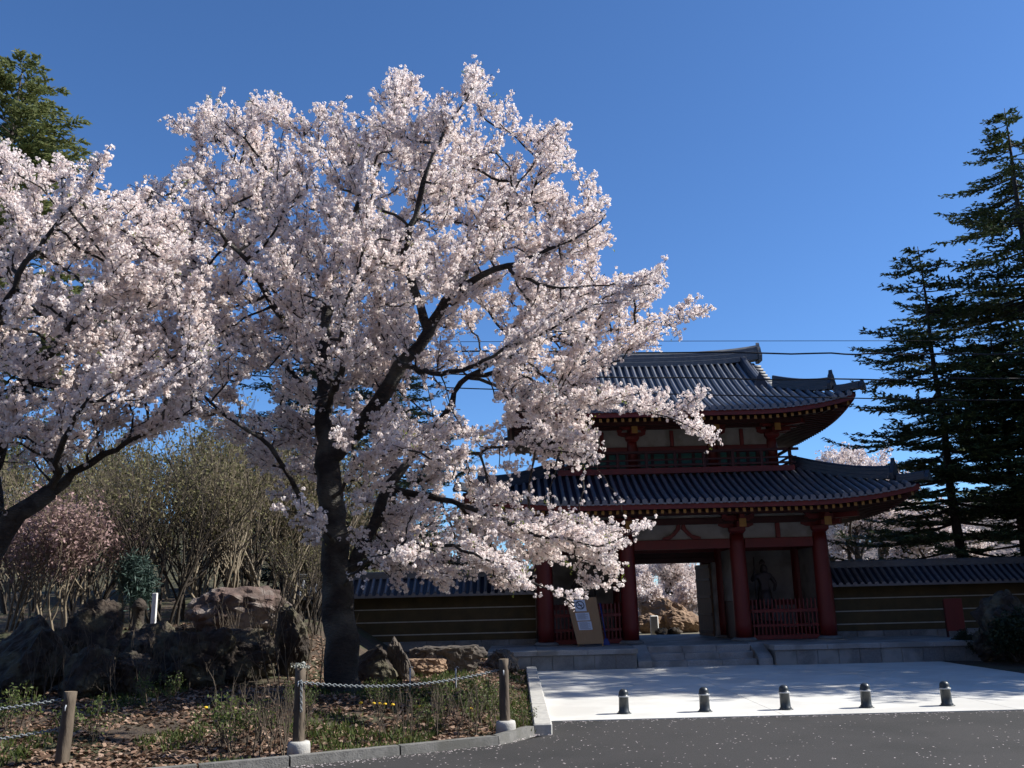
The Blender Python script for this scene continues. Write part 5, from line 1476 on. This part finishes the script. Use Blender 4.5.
nr = np.cross(ax, unit(len(q))); nr /= np.linalg.norm(nr, axis=1, keepdims=True) + 1e-9
tag(quads_np('grass', cards(q, nr, .011, L, axis=ax), M['grass']), 'patchy green grass and weeds growing through the litter', kind='stuff')
# leafy sprigs in the bed, each a thing
def sprig(seed, h, stems, m=None, dens=5):
    return quick_tree('leafy_sprig', 'x', 'shrub', seed, h, .014, 2, M['drybark'], m or M['greenleaf'], 'leaf', .45, dens, 'young leafy shrubs in the garden bed', upb=.35, stems=stems, mind=1, k=3, lsize=.7, kids=3, first=.5)
a1 = sprig(101, .9, 7); a2 = sprig(102, 1.0, 6, dens=6); used = set()
for (t, px, Y, sc, rz, lab) in ((a1, 480, 14.9, 1.0, 0, 'green sprig just left of the log post by the kerb'), (a2, 455, 15.6, 1.0, 1, 'green sprig below the right metal stake'), (a1, 495, 16.5, .9, 2, 'green sprig behind the log post by the kerb'),
                                (a2, 430, 14.6, .7, 3, 'low green sprig in the middle of the right bed'), (a1, 245, 13.4, 1.0, 4, 'green-tipped sprig left of the frosted post'), (a2, 230, 13.0, 1.1, 5, 'thin brown-stemmed sprig in the lower middle of the bed'),
                                (a1, 90, 13.2, .9, 1.2, 'green sprig right of the tan log post'), (a2, 12, 13.6, 1.0, 2.2, 'green sprig at the left frame edge'), (a1, 300, 15.2, .8, 3.1, 'sprig behind the frosted post'),
                                (a2, 385, 15.8, .7, 4.4, 'sprig between the trunk and the left stake'), (a1, 518, 14.7, .6, 5.1, 'small green sprig against the white kerb'), (a2, 160, 15.5, .8, .5, 'sprig in front of the wide brown boulder')):
    o = t if id(t) not in used else copy_tree(t); used.add(id(t)); x = at(px, 690, Y).x
    place(o, x, Y, gz(x, Y), rz, sc * .72); o['label'] = lab
# bare thorny stems low in the bed
d1 = quick_tree('dry_stem_clump', 'x', 'shrub', 111, 1.1, .012, 2, M['drybark'], None, 'leaf', .4, 0, 'clumps of dry stems in the garden bed', upb=.4, stems=9, mind=1, k=3, first=.5); used = set()
for (px, Y, sc, rz, lab) in ((285, 12.9, .9, 0, 'dry stems left of the frosted post foot'), (262, 13.2, 1.0, 1, 'dry stems in front of the mossy boulder'), (125, 17.0, .8, 2, 'pale dry twigs lying against the dark rocks'), (205, 19.0, 1.3, 2.4, 'dry twigs in front of the pinkish rock face'), (60, 17.0, 1.2, 3.9, 'dry twigs across the tallest black block'), (255, 20.4, 1.5, 5.2, 'tall dry twigs above the mossy boulder'), (165, 18.2, 1.2, .6, 'dry twigs over the ribbed boulder'), (300, 19.0, 1.6, 1.9, 'tall dry twigs left of the cherry trunk foot'),
    (395, 13.9, .7, 3, 'dry stems near the kerb under the sagging chain'), (455, 14.2, .8, 4, 'dry stems left of the kerbside post')):
    o = d1 if not used else copy_tree(d1); used.add(1); x = at(px, 690, Y).x; place(o, x, Y, gz(x, Y), rz, sc); o['label'] = lab
# dandelions
dl = None; k = 0
for (px, py) in ((360, 713), (373, 713), (379, 712), (384, 722), (392, 712), (418, 712), (470, 716), (232, 709), (205, 711)):
    Y = 15.6 if px > 250 else 15.0
    x = at(px, py, Y).x; z = gz(x, Y)
    if dl is None:
        dl = empty('dandelion', (0, 0, 0), 'yellow dandelion flower in the garden bed', 'flower', 'yellow dandelions in the garden bed')
        mb = MB(); mb.tube([Vector((0, 0, -.02)), Vector((.01, 0, .12))], .005, 5); mb.build('stem', M['greenleaf'], dl)
        mb = MB(); mb.lathe(.01, 0, [(.008, .115), (.03, .125), (.034, .14), (.02, .152), (.004, .155)], 12); mb.build('flower_head', M['yellow'], dl)
        o = dl
    else: o = copy_tree(dl)
    o.location = (x, Y, z)
# petals on the asphalt and forecourt
def roadp():
    x = -8 + 24 * random.random(); y = 7 + 9 * random.random()
    if x < .5 and y > edge_y(x) - .1: return None
    if noise.noise(Vector((x * .6, y * .6, 8))) < -.25 and random.random() < .6: return None
    return (x, y, .006)
def kerbp():
    t = random.random(); x = -5 + 5.5 * t; y = edge_y(x) - abs(random.gauss(0, .18)) - .02
    if random.random() < .4: x = .5 + 11 * random.random(); y = 15.98 - abs(random.gauss(0, .12))
    return (x, y, .006)
def plazap():
    return (.6 + 12 * random.random(), 16.2 + 11 * random.random(), .021)
C = np.concatenate([scatter(2600, roadp), scatter(900, kerbp), scatter(500, plazap)])
nn = unit(len(C)) * .12 + np.array([0, 0, 1.0]); nn /= np.linalg.norm(nn, axis=1, keepdims=True)
tag(quads_np('fallen_petals', cards(C, nn, .006 + .008 * rng.random(len(C)), .009 + .010 * rng.random(len(C))), M['petal']), 'pale cherry petals scattered over the asphalt', kind='stuff')
